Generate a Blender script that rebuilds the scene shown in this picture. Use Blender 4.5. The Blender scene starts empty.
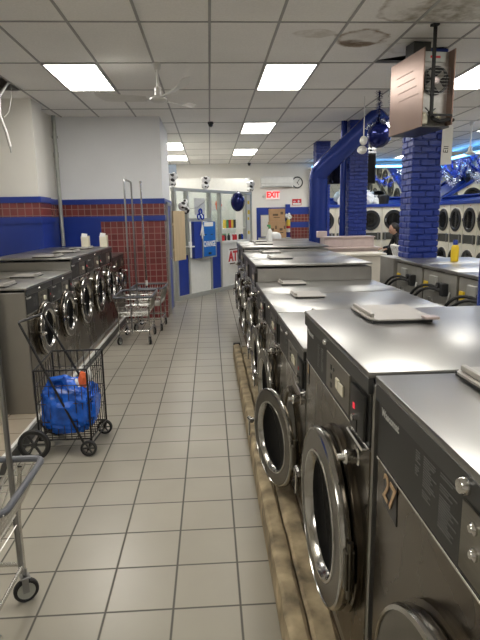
import bpy, bmesh, math, random
from mathutils import Matrix, Vector
R=math.radians; PI=math.pi
random.seed(7)
SC=bpy.context.scene; COL=SC.collection

# ------------------------------------------------------------------ materials
def newmat(name):
    m=bpy.data.materials.new(name); m.use_nodes=True
    nt=m.node_tree; b=nt.nodes['Principled BSDF']
    return m,nt,b
def setp(b,col=None,rough=None,metal=None,spec=None,trans=None,emit=None,estr=None,ior=None,coat=None,alpha=None):
    if col is not None: b.inputs['Base Color'].default_value=(*col,1)
    if rough is not None: b.inputs['Roughness'].default_value=rough
    if metal is not None: b.inputs['Metallic'].default_value=metal
    if spec is not None: b.inputs['Specular IOR Level'].default_value=spec
    if trans is not None: b.inputs['Transmission Weight'].default_value=trans
    if ior is not None: b.inputs['IOR'].default_value=ior
    if coat is not None: b.inputs['Coat Weight'].default_value=coat
    if alpha is not None: b.inputs['Alpha'].default_value=alpha
    if emit is not None:
        b.inputs['Emission Color'].default_value=(*emit,1); b.inputs['Emission Strength'].default_value=estr
def N(nt,t,**k):
    n=nt.nodes.new(t)
    for a,v in k.items(): setattr(n,a,v)
    return n
def basic(name,col,rough=.5,metal=0,var=.12,scale=12,bump=.0,rvar=.0,stretch=(1,1,1),**k):
    """plain material with noise variation of colour, roughness and an optional bump"""
    m,nt,b=newmat(name); setp(b,col,rough,metal,**k)
    tc=N(nt,'ShaderNodeTexCoord'); mp=N(nt,'ShaderNodeMapping'); mp.inputs['Scale'].default_value=stretch
    nz=N(nt,'ShaderNodeTexNoise'); nz.inputs['Scale'].default_value=scale; nz.inputs['Detail'].default_value=4
    nt.links.new(tc.outputs['Object'],mp.inputs[0]); nt.links.new(mp.outputs[0],nz.inputs['Vector'])
    if var:
        mr=N(nt,'ShaderNodeMapRange'); mr.inputs['To Min'].default_value=1-var; mr.inputs['To Max'].default_value=1+var
        mr.inputs['From Min'].default_value=.3; mr.inputs['From Max'].default_value=.7
        vm=N(nt,'ShaderNodeVectorMath',operation='SCALE'); vm.inputs[0].default_value=col
        nt.links.new(nz.outputs['Fac'],mr.inputs['Value']); nt.links.new(mr.outputs[0],vm.inputs['Scale'])
        nt.links.new(vm.outputs[0],b.inputs['Base Color'])
    if rvar:
        mr=N(nt,'ShaderNodeMapRange'); mr.inputs['To Min'].default_value=max(.02,rough-rvar); mr.inputs['To Max'].default_value=rough+rvar
        mr.inputs['From Min'].default_value=.3; mr.inputs['From Max'].default_value=.7
        nt.links.new(nz.outputs['Fac'],mr.inputs['Value']); nt.links.new(mr.outputs[0],b.inputs['Roughness'])
    if bump:
        bp=N(nt,'ShaderNodeBump'); bp.inputs['Strength'].default_value=bump; bp.inputs['Distance'].default_value=.01
        nt.links.new(nz.outputs['Fac'],bp.inputs['Height']); nt.links.new(bp.outputs[0],b.inputs['Normal'])
    return m
def gridmat(name,base,grout,pitch,off,gw,axes,rough=.4,groutrough=.8,var=.06,bump=.25,metal=0,big=0.06,bigscale=1.2):
    m,nt,b=newmat(name); setp(b,base,rough,metal)
    L=nt.links.new
    tc=N(nt,'ShaderNodeTexCoord'); sp=N(nt,'ShaderNodeSeparateXYZ'); L(tc.outputs['Object'],sp.inputs[0])
    masks=[];cells=[]
    for i,ax in enumerate(axes):
        a=N(nt,'ShaderNodeMath',operation='SUBTRACT'); L(sp.outputs['XYZ'.index(ax)],a.inputs[0]); a.inputs[1].default_value=off[i]
        d=N(nt,'ShaderNodeMath',operation='DIVIDE'); L(a.outputs[0],d.inputs[0]); d.inputs[1].default_value=pitch[i]
        fl=N(nt,'ShaderNodeMath',operation='FLOOR'); L(d.outputs[0],fl.inputs[0]); cells.append(fl)
        fr=N(nt,'ShaderNodeMath',operation='FRACT'); L(d.outputs[0],fr.inputs[0])
        s=N(nt,'ShaderNodeMath',operation='SUBTRACT'); L(fr.outputs[0],s.inputs[0]); s.inputs[1].default_value=.5
        ab=N(nt,'ShaderNodeMath',operation='ABSOLUTE'); L(s.outputs[0],ab.inputs[0])
        h=gw/2/pitch[i]
        mr=N(nt,'ShaderNodeMapRange'); L(ab.outputs[0],mr.inputs['Value'])
        mr.inputs['From Min'].default_value=.5-h*1.5; mr.inputs['From Max'].default_value=.5-h*.6
        masks.append(mr)
    mx=N(nt,'ShaderNodeMath',operation='MAXIMUM'); L(masks[0].outputs[0],mx.inputs[0]); L(masks[1].outputs[0],mx.inputs[1])
    cb=N(nt,'ShaderNodeCombineXYZ'); L(cells[0].outputs[0],cb.inputs[0]); L(cells[1].outputs[0],cb.inputs[1])
    wn=N(nt,'ShaderNodeTexWhiteNoise'); L(cb.outputs[0],wn.inputs['Vector'])
    nz=N(nt,'ShaderNodeTexNoise'); nz.inputs['Scale'].default_value=bigscale; nz.inputs['Detail'].default_value=6; L(tc.outputs['Object'],nz.inputs['Vector'])
    m1=N(nt,'ShaderNodeMapRange'); L(wn.outputs['Value'],m1.inputs['Value']); m1.inputs['To Min'].default_value=1-var; m1.inputs['To Max'].default_value=1+var
    m2=N(nt,'ShaderNodeMapRange'); L(nz.outputs['Fac'],m2.inputs['Value']); m2.inputs['From Min'].default_value=.3; m2.inputs['From Max'].default_value=.7
    m2.inputs['To Min'].default_value=1-big; m2.inputs['To Max'].default_value=1+big
    mm=N(nt,'ShaderNodeMath',operation='MULTIPLY'); L(m1.outputs[0],mm.inputs[0]); L(m2.outputs[0],mm.inputs[1])
    vm=N(nt,'ShaderNodeVectorMath',operation='SCALE'); vm.inputs[0].default_value=base; L(mm.outputs[0],vm.inputs['Scale'])
    mix=N(nt,'ShaderNodeMix',data_type='RGBA'); L(mx.outputs[0],mix.inputs['Factor']); L(vm.outputs[0],mix.inputs['A']); mix.inputs['B'].default_value=(*grout,1)
    L(mix.outputs['Result'],b.inputs['Base Color'])
    rr=N(nt,'ShaderNodeMapRange'); L(mx.outputs[0],rr.inputs['Value']); rr.inputs['To Min'].default_value=rough; rr.inputs['To Max'].default_value=groutrough
    L(rr.outputs[0],b.inputs['Roughness'])
    bp=N(nt,'ShaderNodeBump',invert=True); bp.inputs['Strength'].default_value=bump; bp.inputs['Distance'].default_value=.004
    L(mx.outputs[0],bp.inputs['Height']); L(bp.outputs[0],b.inputs['Normal'])
    return m

M={}
M['front']=basic('washer front steel',(.128,.108,.082),.27,.95,var=.07,scale=3,rvar=.05)  # same stainless as tops and sides, dark reflections put into the colour
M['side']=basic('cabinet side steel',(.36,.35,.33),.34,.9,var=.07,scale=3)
M['panel']=basic('dark control panel',(.02,.02,.018),.42,.1,var=.08,scale=5)
M['plate']=basic('brushed control plate',(.24,.225,.19),.34,.9,var=.06,scale=20,stretch=(1,1,12))
M['rim']=basic('dark top edge',(.06,.06,.058),.38,.4,var=.1,scale=6)
M['dark']=basic('black plastic',(.016,.016,.017),.35,0,var=.1)
M['rubber']=basic('black rubber',(.013,.013,.014),.6,0,var=.15)
M['chrome']=basic('polished chrome',(.60,.59,.57),.16,1,var=.04,scale=10)
M['rimchrome']=basic('door rim chrome',(.42,.41,.39),.17,1,var=.04,scale=10)
M['line']=basic('bright trim line',(.62,.61,.58),.25,1,var=.03)
M['doorring']=basic('brushed door ring',(.13,.118,.098),.3,.95,var=.08,scale=7)
M['drum']=basic('drum steel',(.035,.035,.035),.4,.7,var=.2,scale=25)
M['label']=basic('cream label',(.74,.70,.56),.5,0,var=.05)
M['white']=basic('white plastic',(.78,.78,.75),.4,0,var=.04)
M['lid']=basic('grey beige lid',(.42,.40,.37),.42,.35,var=.08,scale=9)
M['red']=basic('red plastic',(.55,.02,.03),.4,0,var=.05)
M['redglow']=basic('red display',(.5,.02,.03),.4,0,var=0,emit=(1,.05,.08),estr=.5)
M['print']=basic('pale print',(.50,.50,.48),.5,0,var=0)
M['greyprint']=basic('worn grey print',(.13,.13,.125),.5,0,var=.2,scale=60)
M['tan']=basic('tan brush paint',(.52,.36,.21),.6,0,var=.2,scale=60)
M['blue']=basic('royal blue paint',(.014,.040,.27),.34,0,var=.08,scale=3,bump=.05)
M['bluebrick']=basic('blue painted brick',(.014,.036,.24),.42,0,var=.13,scale=18,bump=.5)
M['duct']=basic('blue painted duct',(.012,.034,.22),.25,.25,var=.06,scale=2)
M['navy']=basic('navy foil',(.006,.012,.10),.12,.5,var=.15,scale=6)
M['silver']=basic('silver tinsel',(.75,.78,.85),.2,1,var=.1)
M['bluefoil']=basic('blue tinsel foil',(.03,.10,.62),.22,.75,var=.3,scale=30)
M['wall']=basic('white wall paint',(.80,.81,.83),.55,0,var=.025,scale=1.5)
M['wallwarm']=basic('warm white wall paint',(.76,.74,.69),.5,0,var=.03,scale=1.5)
M['beigewall']=basic('cream corner wall paint',(.52,.48,.39),.5,0,var=.03,scale=3)
M['tilered_x']=gridmat('small red tile xz',(.19,.045,.045),(.30,.18,.155),(.106,.106),(-2.544,1.70),.010,'XZ',rough=.22,var=.22,bump=.3,big=.1)
M['tilered_y']=gridmat('small red tile yz',(.19,.045,.045),(.30,.18,.155),(.106,.106),(9.3,1.70),.010,'YZ',rough=.22,var=.22,bump=.3,big=.1)
M['floor']=gridmat('floor tile',(.325,.302,.25),(.085,.08,.068),(.3048,.3048),(-.2107,2.102),.0095,'XY',rough=.3,groutrough=.75,var=.04,bump=.3,big=.10)
M['platform']=gridmat('platform tile',(.40,.34,.26),(.13,.10,.08),(.3048,.3048),(-.2107,2.102),.008,'XY',rough=.3,var=.05,bump=.3,big=.1)
M['grid']=basic('ceiling grid metal',(.34,.335,.32),.55,0,var=.06)
M['void']=basic('dark void',(.02,.02,.02),.9,0,var=.2)
M['acshell']=basic('rosy tan enamel',(.25,.165,.13),.36,.55,var=.07,scale=2)
M['acinner']=basic('grey galvanised',(.30,.29,.27),.4,.6,var=.15,scale=14)
M['steel']=basic('bare steel',(.52,.51,.50),.3,1,var=.06,scale=3)
M['tube']=basic('chrome tube',(.62,.61,.59),.2,1,var=.05)
M['darktube']=basic('dull steel tube',(.30,.30,.30),.3,.9,var=.08)
M['bumper']=basic('grey vinyl bumper',(.10,.105,.12),.4,0,var=.08)
M['wire']=basic('zinc wire',(.66,.65,.62),.28,1,var=.05)
M['blackwire']=basic('black coated wire',(.012,.012,.013),.4,.2,var=.05)
M['cream']=basic('cream enamel',(.66,.62,.51),.35,0,var=.03,scale=3)
M['creamtop']=basic('cream laminate',(.62,.58,.50),.4,0,var=.04)
M['pink']=basic('pale pinkish enamel',(.52,.43,.41),.3,.3,var=.08)
M['strip']=basic('dark olive strip',(.07,.07,.06),.4,.2,var=.2,scale=30)
M['backgrey']=basic('galvanised back panel',(.29,.28,.255),.45,.4,var=.12,scale=5)
M['boxgrey']=basic('grey utility enamel',(.36,.36,.34),.4,.3,var=.06)
M['yellow']=basic('yellow plastic',(.72,.50,.02),.4,0,var=.05)
M['card']=basic('brown cardboard',(.36,.22,.115),.8,0,var=.08,scale=5)
M['cardtape']=basic('dark print on cardboard',(.10,.06,.03),.7,0,var=.2)
M['plywood']=basic('tan board',(.52,.40,.24),.6,0,var=.08,scale=3,stretch=(6,6,.6))
M['frame']=basic('grey aluminium frame',(.42,.43,.40),.4,.4,var=.05)
M['booth']=basic('pale booth panel',(.70,.70,.66),.45,0,var=.03)
M['posterblue']=basic('bright blue enamel',(.010,.13,.46),.3,0,var=.05)
M['paper']=basic('white paper',(.75,.75,.72),.7,0,var=.04)
M['greypaper']=basic('printed grey paper',(.50,.52,.53),.7,0,var=.2,scale=40)
M['green']=basic('green plastic',(.06,.25,.09),.4,0,var=.2)
M['orange']=basic('orange red cloth',(.75,.14,.04),.7,0,var=.1)
M['skin']=basic('skin',(.45,.26,.18),.5,0,var=.05)
M['cloth']=basic('black fabric',(.012,.012,.014),.9,0,var=.3,scale=40,bump=.3)
M['hair']=basic('dark hair',(.015,.010,.008),.5,0,var=.2,scale=60)
M['mirror']=basic('mirror silver',(.72,.76,.74),.02,1,var=.01)
M['bag']=basic('blue woven plastic bag',(.01,.10,.52),.25,0,var=.35,scale=14,bump=.9)
M['fan']=basic('white fan enamel',(.66,.65,.62),.35,.1,var=.04)
M['curb']=basic('worn concrete curb',(.35,.28,.175),.75,0,var=.6,scale=7,bump=1.0)
M['curbdark']=basic('stained concrete seam',(.10,.07,.045),.8,0,var=.3,scale=14,bump=.6)
M['clockface']=basic('clock face',(.72,.72,.68),.5,0,var=0)
M['exitw']=basic('exit sign housing',(.8,.7,.68),.4,0,var=0,emit=(1,.72,.7),estr=.22)
M['exitr']=basic('exit lettering',(.8,.02,.02),.4,0,var=0,emit=(1,.03,.03),estr=.6)
M['led']=basic('blue led strip',(.1,.5,1),.4,0,var=0,emit=(.12,.45,1),estr=9)
M['screen']=basic('dark screen',(.006,.006,.008),.15,0,var=0)
M['posteryel']=basic('yellow print',(.75,.55,.06),.5,0,var=.1)

def glassmat(name,col,rough,trans=1,ior=1.45):
    m,nt,b=newmat(name); setp(b,col,rough,0,trans=trans,ior=ior,spec=.12); return m
M['doorglass']=glassmat('tinted door glass',(.010,.010,.010),.16,trans=0,ior=1.18)
M['dryerglass']=basic('dark dryer glass',(.012,.012,.012),.07,0,var=0)
def thinglass():
    m,nt,b=newmat('window glass')
    out=nt.nodes['Material Output']; tr=N(nt,'ShaderNodeBsdfTransparent'); gl=N(nt,'ShaderNodeBsdfGlossy'); gl.inputs['Roughness'].default_value=.02
    tr.inputs[0].default_value=(.93,.96,.95,1)
    mx=N(nt,'ShaderNodeMixShader'); mx.inputs[0].default_value=.06
    nt.links.new(tr.outputs[0],mx.inputs[1]); nt.links.new(gl.outputs[0],mx.inputs[2]); nt.links.new(mx.outputs[0],out.inputs[0])
    return m
M['glass']=thinglass()

def topmat():
    """stainless machine tops: smudged satin metal"""
    m,nt,b=newmat('stainless top'); setp(b,(.60,.60,.575),.26,1); L=nt.links.new
    tc=N(nt,'ShaderNodeTexCoord'); n1=N(nt,'ShaderNodeTexNoise'); n1.inputs['Scale'].default_value=4; n1.inputs['Detail'].default_value=3; n1.inputs['Roughness'].default_value=.65
    L(tc.outputs['Object'],n1.inputs['Vector'])
    r=N(nt,'ShaderNodeMapRange'); r.inputs['From Min'].default_value=.35; r.inputs['From Max'].default_value=.7; r.inputs['To Min'].default_value=.31; r.inputs['To Max'].default_value=.36
    L(n1.outputs['Fac'],r.inputs['Value']); L(r.outputs[0],b.inputs['Roughness'])
    n2=N(nt,'ShaderNodeTexNoise'); n2.inputs['Scale'].default_value=2.3; n2.inputs['Detail'].default_value=5; L(tc.outputs['Object'],n2.inputs['Vector'])
    r2=N(nt,'ShaderNodeMapRange'); r2.inputs['To Min'].default_value=.92; r2.inputs['To Max'].default_value=1.06; L(n2.outputs['Fac'],r2.inputs['Value'])
    vm=N(nt,'ShaderNodeVectorMath',operation='SCALE'); vm.inputs[0].default_value=(.375,.373,.358); L(r2.outputs[0],vm.inputs['Scale']); L(vm.outputs[0],b.inputs['Base Color'])
    bp=N(nt,'ShaderNodeBump'); bp.inputs['Strength'].default_value=.02; bp.inputs['Distance'].default_value=.01; L(n2.outputs['Fac'],bp.inputs['Height']); L(bp.outputs[0],b.inputs['Normal'])
    return m
M['top']=topmat()

def ceilmat():
    m,nt,b=newmat('ceiling tile'); setp(b,(.52,.505,.475),.85,0); L=nt.links.new
    tc=N(nt,'ShaderNodeTexCoord')
    fine=N(nt,'ShaderNodeTexNoise'); fine.inputs['Scale'].default_value=55; fine.inputs['Detail'].default_value=3; L(tc.outputs['Object'],fine.inputs['Vector'])
    big=N(nt,'ShaderNodeTexNoise'); big.inputs['Scale'].default_value=.9; L(tc.outputs['Object'],big.inputs['Vector'])
    a=N(nt,'ShaderNodeMapRange'); a.inputs['To Min'].default_value=.9; a.inputs['To Max'].default_value=1.1; L(fine.outputs['Fac'],a.inputs['Value'])
    c=N(nt,'ShaderNodeMapRange'); c.inputs['To Min'].default_value=.9; c.inputs['To Max'].default_value=1.1; L(big.outputs['Fac'],c.inputs['Value'])
    mm=N(nt,'ShaderNodeMath',operation='MULTIPLY'); L(a.outputs[0],mm.inputs[0]); L(c.outputs[0],mm.inputs[1])
    vm=N(nt,'ShaderNodeVectorMath',operation='SCALE'); vm.inputs[0].default_value=(.80,.785,.755); L(mm.outputs[0],vm.inputs['Scale'])
    cur=vm.outputs[0]
    wob=N(nt,'ShaderNodeTexNoise'); wob.inputs['Scale'].default_value=6; wob.inputs['Detail'].default_value=5; L(tc.outputs['Object'],wob.inputs['Vector'])
    ws=N(nt,'ShaderNodeMath',operation='MULTIPLY_ADD'); L(wob.outputs['Fac'],ws.inputs[0]); ws.inputs[1].default_value=.34; ws.inputs[2].default_value=-.17
    blot=N(nt,'ShaderNodeTexNoise'); blot.inputs['Scale'].default_value=11; blot.inputs['Detail'].default_value=6; L(tc.outputs['Object'],blot.inputs['Vector'])
    for (x,y,rx,ry,ring,fill,col) in [(1.50,5.42,.27,.27,.9,.25,(.26,.19,.12)),(1.66,4.66,.22,.36,.75,.15,(.27,.22,.16)),(2.08,4.74,.42,.36,.5,.9,(.27,.235,.175)),(1.02,5.28,.20,.13,.5,.6,(.44,.39,.32)),(1.44,5.55,.15,.12,.5,1.0,(.17,.115,.07)),(1.56,5.58,.14,.08,.4,1.0,(.19,.13,.08)),(2.05,5.68,.24,.2,.5,.1,(.46,.42,.35))]:
        mp=N(nt,'ShaderNodeVectorMath',operation='SUBTRACT'); L(tc.outputs['Object'],mp.inputs[0]); mp.inputs[1].default_value=(x,y,3.405)
        dv=N(nt,'ShaderNodeVectorMath',operation='DIVIDE'); L(mp.outputs[0],dv.inputs[0]); dv.inputs[1].default_value=(rx,ry,50)
        ln=N(nt,'ShaderNodeVectorMath',operation='LENGTH'); L(dv.outputs[0],ln.inputs[0])
        ad=N(nt,'ShaderNodeMath',operation='MULTIPLY_ADD'); L(ws.outputs[0],ad.inputs[0]); ad.inputs[1].default_value=2.6; L(ln.outputs['Value'],ad.inputs[2])
        rp=N(nt,'ShaderNodeValToRGB'); L(ad.outputs[0],rp.inputs[0]); e=rp.color_ramp.elements
        e[0].position=0; e[0].color=(fill,)*3+(1,); e[1].position=1.0; e[1].color=(0,0,0,1)
        q=rp.color_ramp.elements.new(.66); q.color=(fill*.8,)*3+(1,)
        q=rp.color_ramp.elements.new(.84); q.color=(ring,)*3+(1,)
        bl=N(nt,'ShaderNodeMapRange'); bl.inputs['From Min'].default_value=.35; bl.inputs['From Max'].default_value=.6; bl.inputs['To Min'].default_value=.35; bl.inputs['To Max'].default_value=1.0; L(blot.outputs['Fac'],bl.inputs['Value'])
        mu=N(nt,'ShaderNodeMath',operation='MULTIPLY'); L(rp.outputs[0],mu.inputs[0]); L(bl.outputs[0],mu.inputs[1])
        mx=N(nt,'ShaderNodeMix',data_type='RGBA'); L(mu.outputs[0],mx.inputs['Factor']); L(cur,mx.inputs['A']); mx.inputs['B'].default_value=(*col,1)
        cur=mx.outputs['Result']
    L(cur,b.inputs['Base Color'])
    bp=N(nt,'ShaderNodeBump'); bp.inputs['Strength'].default_value=.25; bp.inputs['Distance'].default_value=.004; L(fine.outputs['Fac'],bp.inputs['Height']); L(bp.outputs[0],b.inputs['Normal'])
    return m
M['ceiling']=ceilmat()
def lampmat():
    m,nt,b=newmat('lit diffuser'); setp(b,(.9,.9,.88),.5,0,emit=(1,.965,.90),estr=15); return m
M['lamp']=lampmat()
def checker_ball():
    m,nt,b=newmat('football foil'); setp(b,(.8,.8,.8),.3,0)
    tc=N(nt,'ShaderNodeTexCoord'); v=N(nt,'ShaderNodeTexVoronoi'); v.inputs['Scale'].default_value=11; nt.links.new(tc.outputs['Object'],v.inputs['Vector'])
    mr=N(nt,'ShaderNodeMapRange'); mr.inputs['From Min'].default_value=.46; mr.inputs['From Max'].default_value=.49; nt.links.new(v.outputs['Distance'],mr.inputs['Value'])
    mx=N(nt,'ShaderNodeMix',data_type='RGBA'); nt.links.new(mr.outputs[0],mx.inputs['Factor']); mx.inputs['A'].default_value=(.012,.012,.015,1); mx.inputs['B'].default_value=(.8,.8,.8,1)
    nt.links.new(mx.outputs['Result'],b.inputs['Base Color']); return m
M['football']=checker_ball()

# ------------------------------------------------------------------ mesh builder
class MB:
    def __init__(s,mat=None): s.bm=bmesh.new(); s.M=mat or Matrix()
    def _x(s,vs,m=None):
        mm=s.M@m if m is not None else s.M
        bmesh.ops.transform(s.bm,matrix=mm,verts=vs)
    def box(s,x0,x1,y0,y1,z0,z1,bev=0,mat=None,seg=1):
        r=bmesh.ops.create_cube(s.bm,size=1)['verts']
        sx,sy,sz=abs(x1-x0),abs(y1-y0),abs(z1-z0)
        for v in r: v.co=Vector(((x0+x1)/2+v.co.x*sx,(y0+y1)/2+v.co.y*sy,(z0+z1)/2+v.co.z*sz))
        if bev>0:
            bev=min(bev,.45*min(sx,sy,sz)); es=list({e for v in r for e in v.link_edges})
            n0=set(s.bm.verts)-set(r)
            bmesh.ops.bevel(s.bm,geom=es,offset=bev,segments=seg,affect='EDGES',profile=.5)
            r=[v for v in s.bm.verts if v not in n0]
        s._x(r,mat); return s
    def cyl(s,p0,p1,r,r2=None,n=14,cap=True,mat=None):
        p0=Vector(p0);p1=Vector(p1);d=p1-p0
        if d.length<1e-6: return s
        q=d.to_track_quat('Z','Y').to_matrix().to_4x4(); r2=r if r2 is None else r2
        a=[];b=[]
        for i in range(n):
            t=2*PI*i/n; c=Vector((math.cos(t),math.sin(t),0))
            a.append(s.bm.verts.new(p0+q@(c*r))); b.append(s.bm.verts.new(p1+q@(c*r2)))
        for i in range(n):
            f=s.bm.faces.new((a[i],a[(i+1)%n],b[(i+1)%n],b[i])); f.smooth=True
        if cap: s.bm.faces.new(a[::-1]); s.bm.faces.new(b)
        s._x(a+b,mat); return s
    def tube(s,pts,r,n=8,closed=False,cap=True,mat=None,fillet=0,fs=4):
        pts=[Vector(p) for p in pts]
        if fillet:
            out=[];m=len(pts)
            for i,p in enumerate(pts):
                if not closed and i in (0,m-1): out.append(p);continue
                a=pts[i-1];b=pts[(i+1)%m]; da=(a-p);db=(b-p); fl=min(fillet,da.length*.45,db.length*.45)
                A=p+da.normalized()*fl;B=p+db.normalized()*fl
                for k in range(fs+1):
                    t=k/fs; out.append(A*(1-t)**2+p*2*t*(1-t)+B*t*t)
            pts=out
        rings=[];m=len(pts);up=None
        for i,p in enumerate(pts):
            if closed: d=(pts[(i+1)%m]-pts[i-1])
            else: d=pts[min(i+1,m-1)]-pts[max(i-1,0)]
            d.normalize()
            if up is None:
                up=Vector((0,0,1)) if abs(d.z)<.9 else Vector((1,0,0))
            u=(up-d*up.dot(d)); 
            if u.length<1e-4: u=d.orthogonal()
            u.normalize(); up=u; w=d.cross(u)
            rr=r[i] if isinstance(r,(list,tuple)) else r
            rings.append([s.bm.verts.new(p+(u*math.cos(2*PI*k/n)+w*math.sin(2*PI*k/n))*rr) for k in range(n)])
        for i in range(m if closed else m-1):
            a=rings[i];b=rings[(i+1)%m]
            for k in range(n):
                f=s.bm.faces.new((a[k],a[(k+1)%n],b[(k+1)%n],b[k])); f.smooth=True
        if not closed and cap: s.bm.faces.new(rings[0][::-1]); s.bm.faces.new(rings[-1])
        s._x([v for g in rings for v in g],mat); return s
    def lathe(s,prof,n=32,mat=None,sharp=False):
        """prof: (radius, axial) about local Z"""
        rings=[]
        for (r,z) in prof:
            if r<1e-5: rings.append([s.bm.verts.new((0,0,z))])
            else: rings.append([s.bm.verts.new((r*math.cos(2*PI*k/n),r*math.sin(2*PI*k/n),z)) for k in range(n)])
        for a,b in zip(rings,rings[1:]):
            for k in range(n):
                k2=(k+1)%n
                if len(a)==1 and len(b)==1: continue
                if len(a)==1: f=s.bm.faces.new((a[0],b[k2],b[k]))
                elif len(b)==1: f=s.bm.faces.new((a[k],a[k2],b[0]))
                else: f=s.bm.faces.new((a[k],a[k2],b[k2],b[k]))
                f.smooth=not sharp
        s._x([v for g in rings for v in g],mat); return s
    def prism(s,poly,z0,z1,mat=None):
        a=[s.bm.verts.new((x,y,z0)) for x,y in poly]; b=[s.bm.verts.new((x,y,z1)) for x,y in poly]
        n=len(poly); s.bm.faces.new(a[::-1]); s.bm.faces.new(b)
        for i in range(n): s.bm.faces.new((a[i],a[(i+1)%n],b[(i+1)%n],b[i]))
        s._x(a+b,mat); return s
    def sphere(s,c,r,sc=(1,1,1),u=20,v=12):
        q=bmesh.ops.create_uvsphere(s.bm,u_segments=u,v_segments=v,radius=r)['verts']
        for w in q: w.co=Vector((c[0]+w.co.x*sc[0],c[1]+w.co.y*sc[1],c[2]+w.co.z*sc[2]))
        for f in {f for w in q for f in w.link_faces}: f.smooth=True
        s._x(q); return s
    def build(s,name,mat,parent=None,normals=True):
        if normals: bmesh.ops.recalc_face_normals(s.bm,faces=s.bm.faces[:])
        me=bpy.data.meshes.new(name); s.bm.to_mesh(me); s.bm.free(); me.set_sharp_from_angle(angle=R(32)); me.materials.append(M[mat] if isinstance(mat,str) else mat)
        o=bpy.data.objects.new(name,me); COL.objects.link(o)
        if parent: o.parent=parent
        return o
def tag(o,label=None,cat=None,group=None,kind=None):
    if label: o['label']=label
    if cat: o['category']=cat
    if group: o['group']=group
    if kind: o['kind']=kind
    return o
def thing(name,label,cat,loc=(0,0,0),rz=0,group=None):
    o=bpy.data.objects.new(name,None); o.empty_display_size=.1; COL.objects.link(o); o.location=loc; o.rotation_euler=(0,0,rz)
    return tag(o,label,cat,group)
def struct(mb,name,mat): return tag(mb.build(name,mat),kind='structure')
def copy_tree(o,parent=None):
    c=o.copy(); COL.objects.link(c); c.parent=parent
    for ch in [k for k in bpy.data.objects if k.parent==o]: copy_tree(ch,c)
    return c
AX_X=Matrix.Rotation(-PI/2,4,'Y')     # local Z -> -X (out of a machine front)
def text(name,s,size,mat,parent,mtx,extr=.001,sx=1,bold=0):
    cu=bpy.data.curves.new(name,'FONT'); cu.body=s; cu.size=size; cu.extrude=extr; cu.align_x='CENTER'; cu.align_y='CENTER'; cu.offset=bold
    t=bpy.data.objects.new(name,cu); COL.objects.link(t)
    dg=bpy.context.evaluated_depsgraph_get(); me=bpy.data.meshes.new_from_object(t.evaluated_get(dg)); bpy.data.objects.remove(t); bpy.data.curves.remove(cu)
    me.transform(Matrix.Diagonal((sx,1,1,1))); me.transform(mtx)
    me.materials.clear(); me.materials.append(M[mat]); o=bpy.data.objects.new(name,me); COL.objects.link(o); o.parent=parent; return o
# text facing -X (machine front, read from the aisle): text right = -Y
def T_front(x,y,z): return Matrix.Translation((x,y,z))@Matrix(((0,0,-1,0),(-1,0,0,0),(0,1,0,0),(0,0,0,1)))
def T_south(x,y,z): return Matrix.Translation((x,y,z))@Matrix.Rotation(PI/2,4,'X')   # facing -Y

# ------------------------------------------------------------------ room shell
H=3.405; CX=.0464; CY=4.9835; DX=.6096; DY=1.2307
XL,XR,YF,YB=-3.25,7.4,-3.6,17.3
struct(MB().box(XL,XR,YF,YB,-.1,0),'floor','floor')
# ceiling: one panel per grid cell, with the real gaps left open
cb=MB()
gaps={}
for i in range(-6,13):
    for j in range(-7,11):
        x0=CX+i*DX; x1=x0+DX; y0=CY+j*DY; y1=y0+DY
        x0c,x1c,y0c,y1c=max(x0,XL),min(x1,XR),max(y0,YF),min(y1,YB)
        if x1c-x0c<.01 or y1c-y0c<.01: continue
        vv=[(x0c,y0c),(x1c,y0c),(x1c,y1c),(x0c,y1c)]
        if (i,j)==(-5,1): continue                       # missing tile by the left wall
        if (i,j)==(-4,1): vv=[(x0c,y0c),(x1c,y0c),(x1c,y1c),(x0c+.02,y1c),]
        if (i,j)==(3,0):                                 # slot by the hanging unit
            vv=[(x0c,y0c),(x1c,y0c),(x1c,5.66),(2.25,5.70),(2.20,5.92),(x0c,6.13)]
        f=cb.bm.faces.new([cb.bm.verts.new((a,b,H)) for a,b in vv])
struct(cb,'ceiling','ceiling')
struct(MB().box(XL,XR,YF,YB,3.85,3.95),'trim_1','void')
gb=MB()
for i in range(-6,13):
    x=CX+i*DX
    if XL<x<XR: gb.box(x-.012,x+.012,YF,YB,H-.006,H+.02)
for j in range(-7,11):
    y=CY+j*DY
    if YF<y<YB: gb.box(XL,XR,y-.012,y+.012,H-.0055,H+.019)
gb.box(CX+3*DX,CX+5*DX,5.39,5.405,H-.005,H+.015)
struct(gb,'trim_2','grid')
# walls
struct(MB().box(-1.0,XR,YB,YB+.15,0,3.9),'wall_back','wallwarm')
struct(MB().box(XR,XR+.15,YF,YB,0,3.9),'wall_right','wallwarm')
struct(MB().box(XL-.15,XR+.15,YF-.15,YF,0,3.9),'wall_front','wallwarm')
struct(MB().box(XL-.15,XL,YF,7.92,0,3.9),'wall_left','wallwarm')
struct(MB().box(XL-.15,-2.44,7.92,8.4,0,3.9),'wall_left_pier','wallwarm')
struct(MB().box(XL-.15,-2.55,8.4,9.3,0,3.9),'wall_left_recess','wallwarm')
struct(MB().box(XL-.15,-.79,9.3,10.95,0,3.9),'wall_left_partition','wall')
struct(MB().box(-1.45,-1.25,10.95,YB,0,3.9),'wall_left_office','wallwarm')
struct(MB().box(XL,-1.735,1.2,4.24,0,3.35),'wall_left_corner','beigewall')
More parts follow.
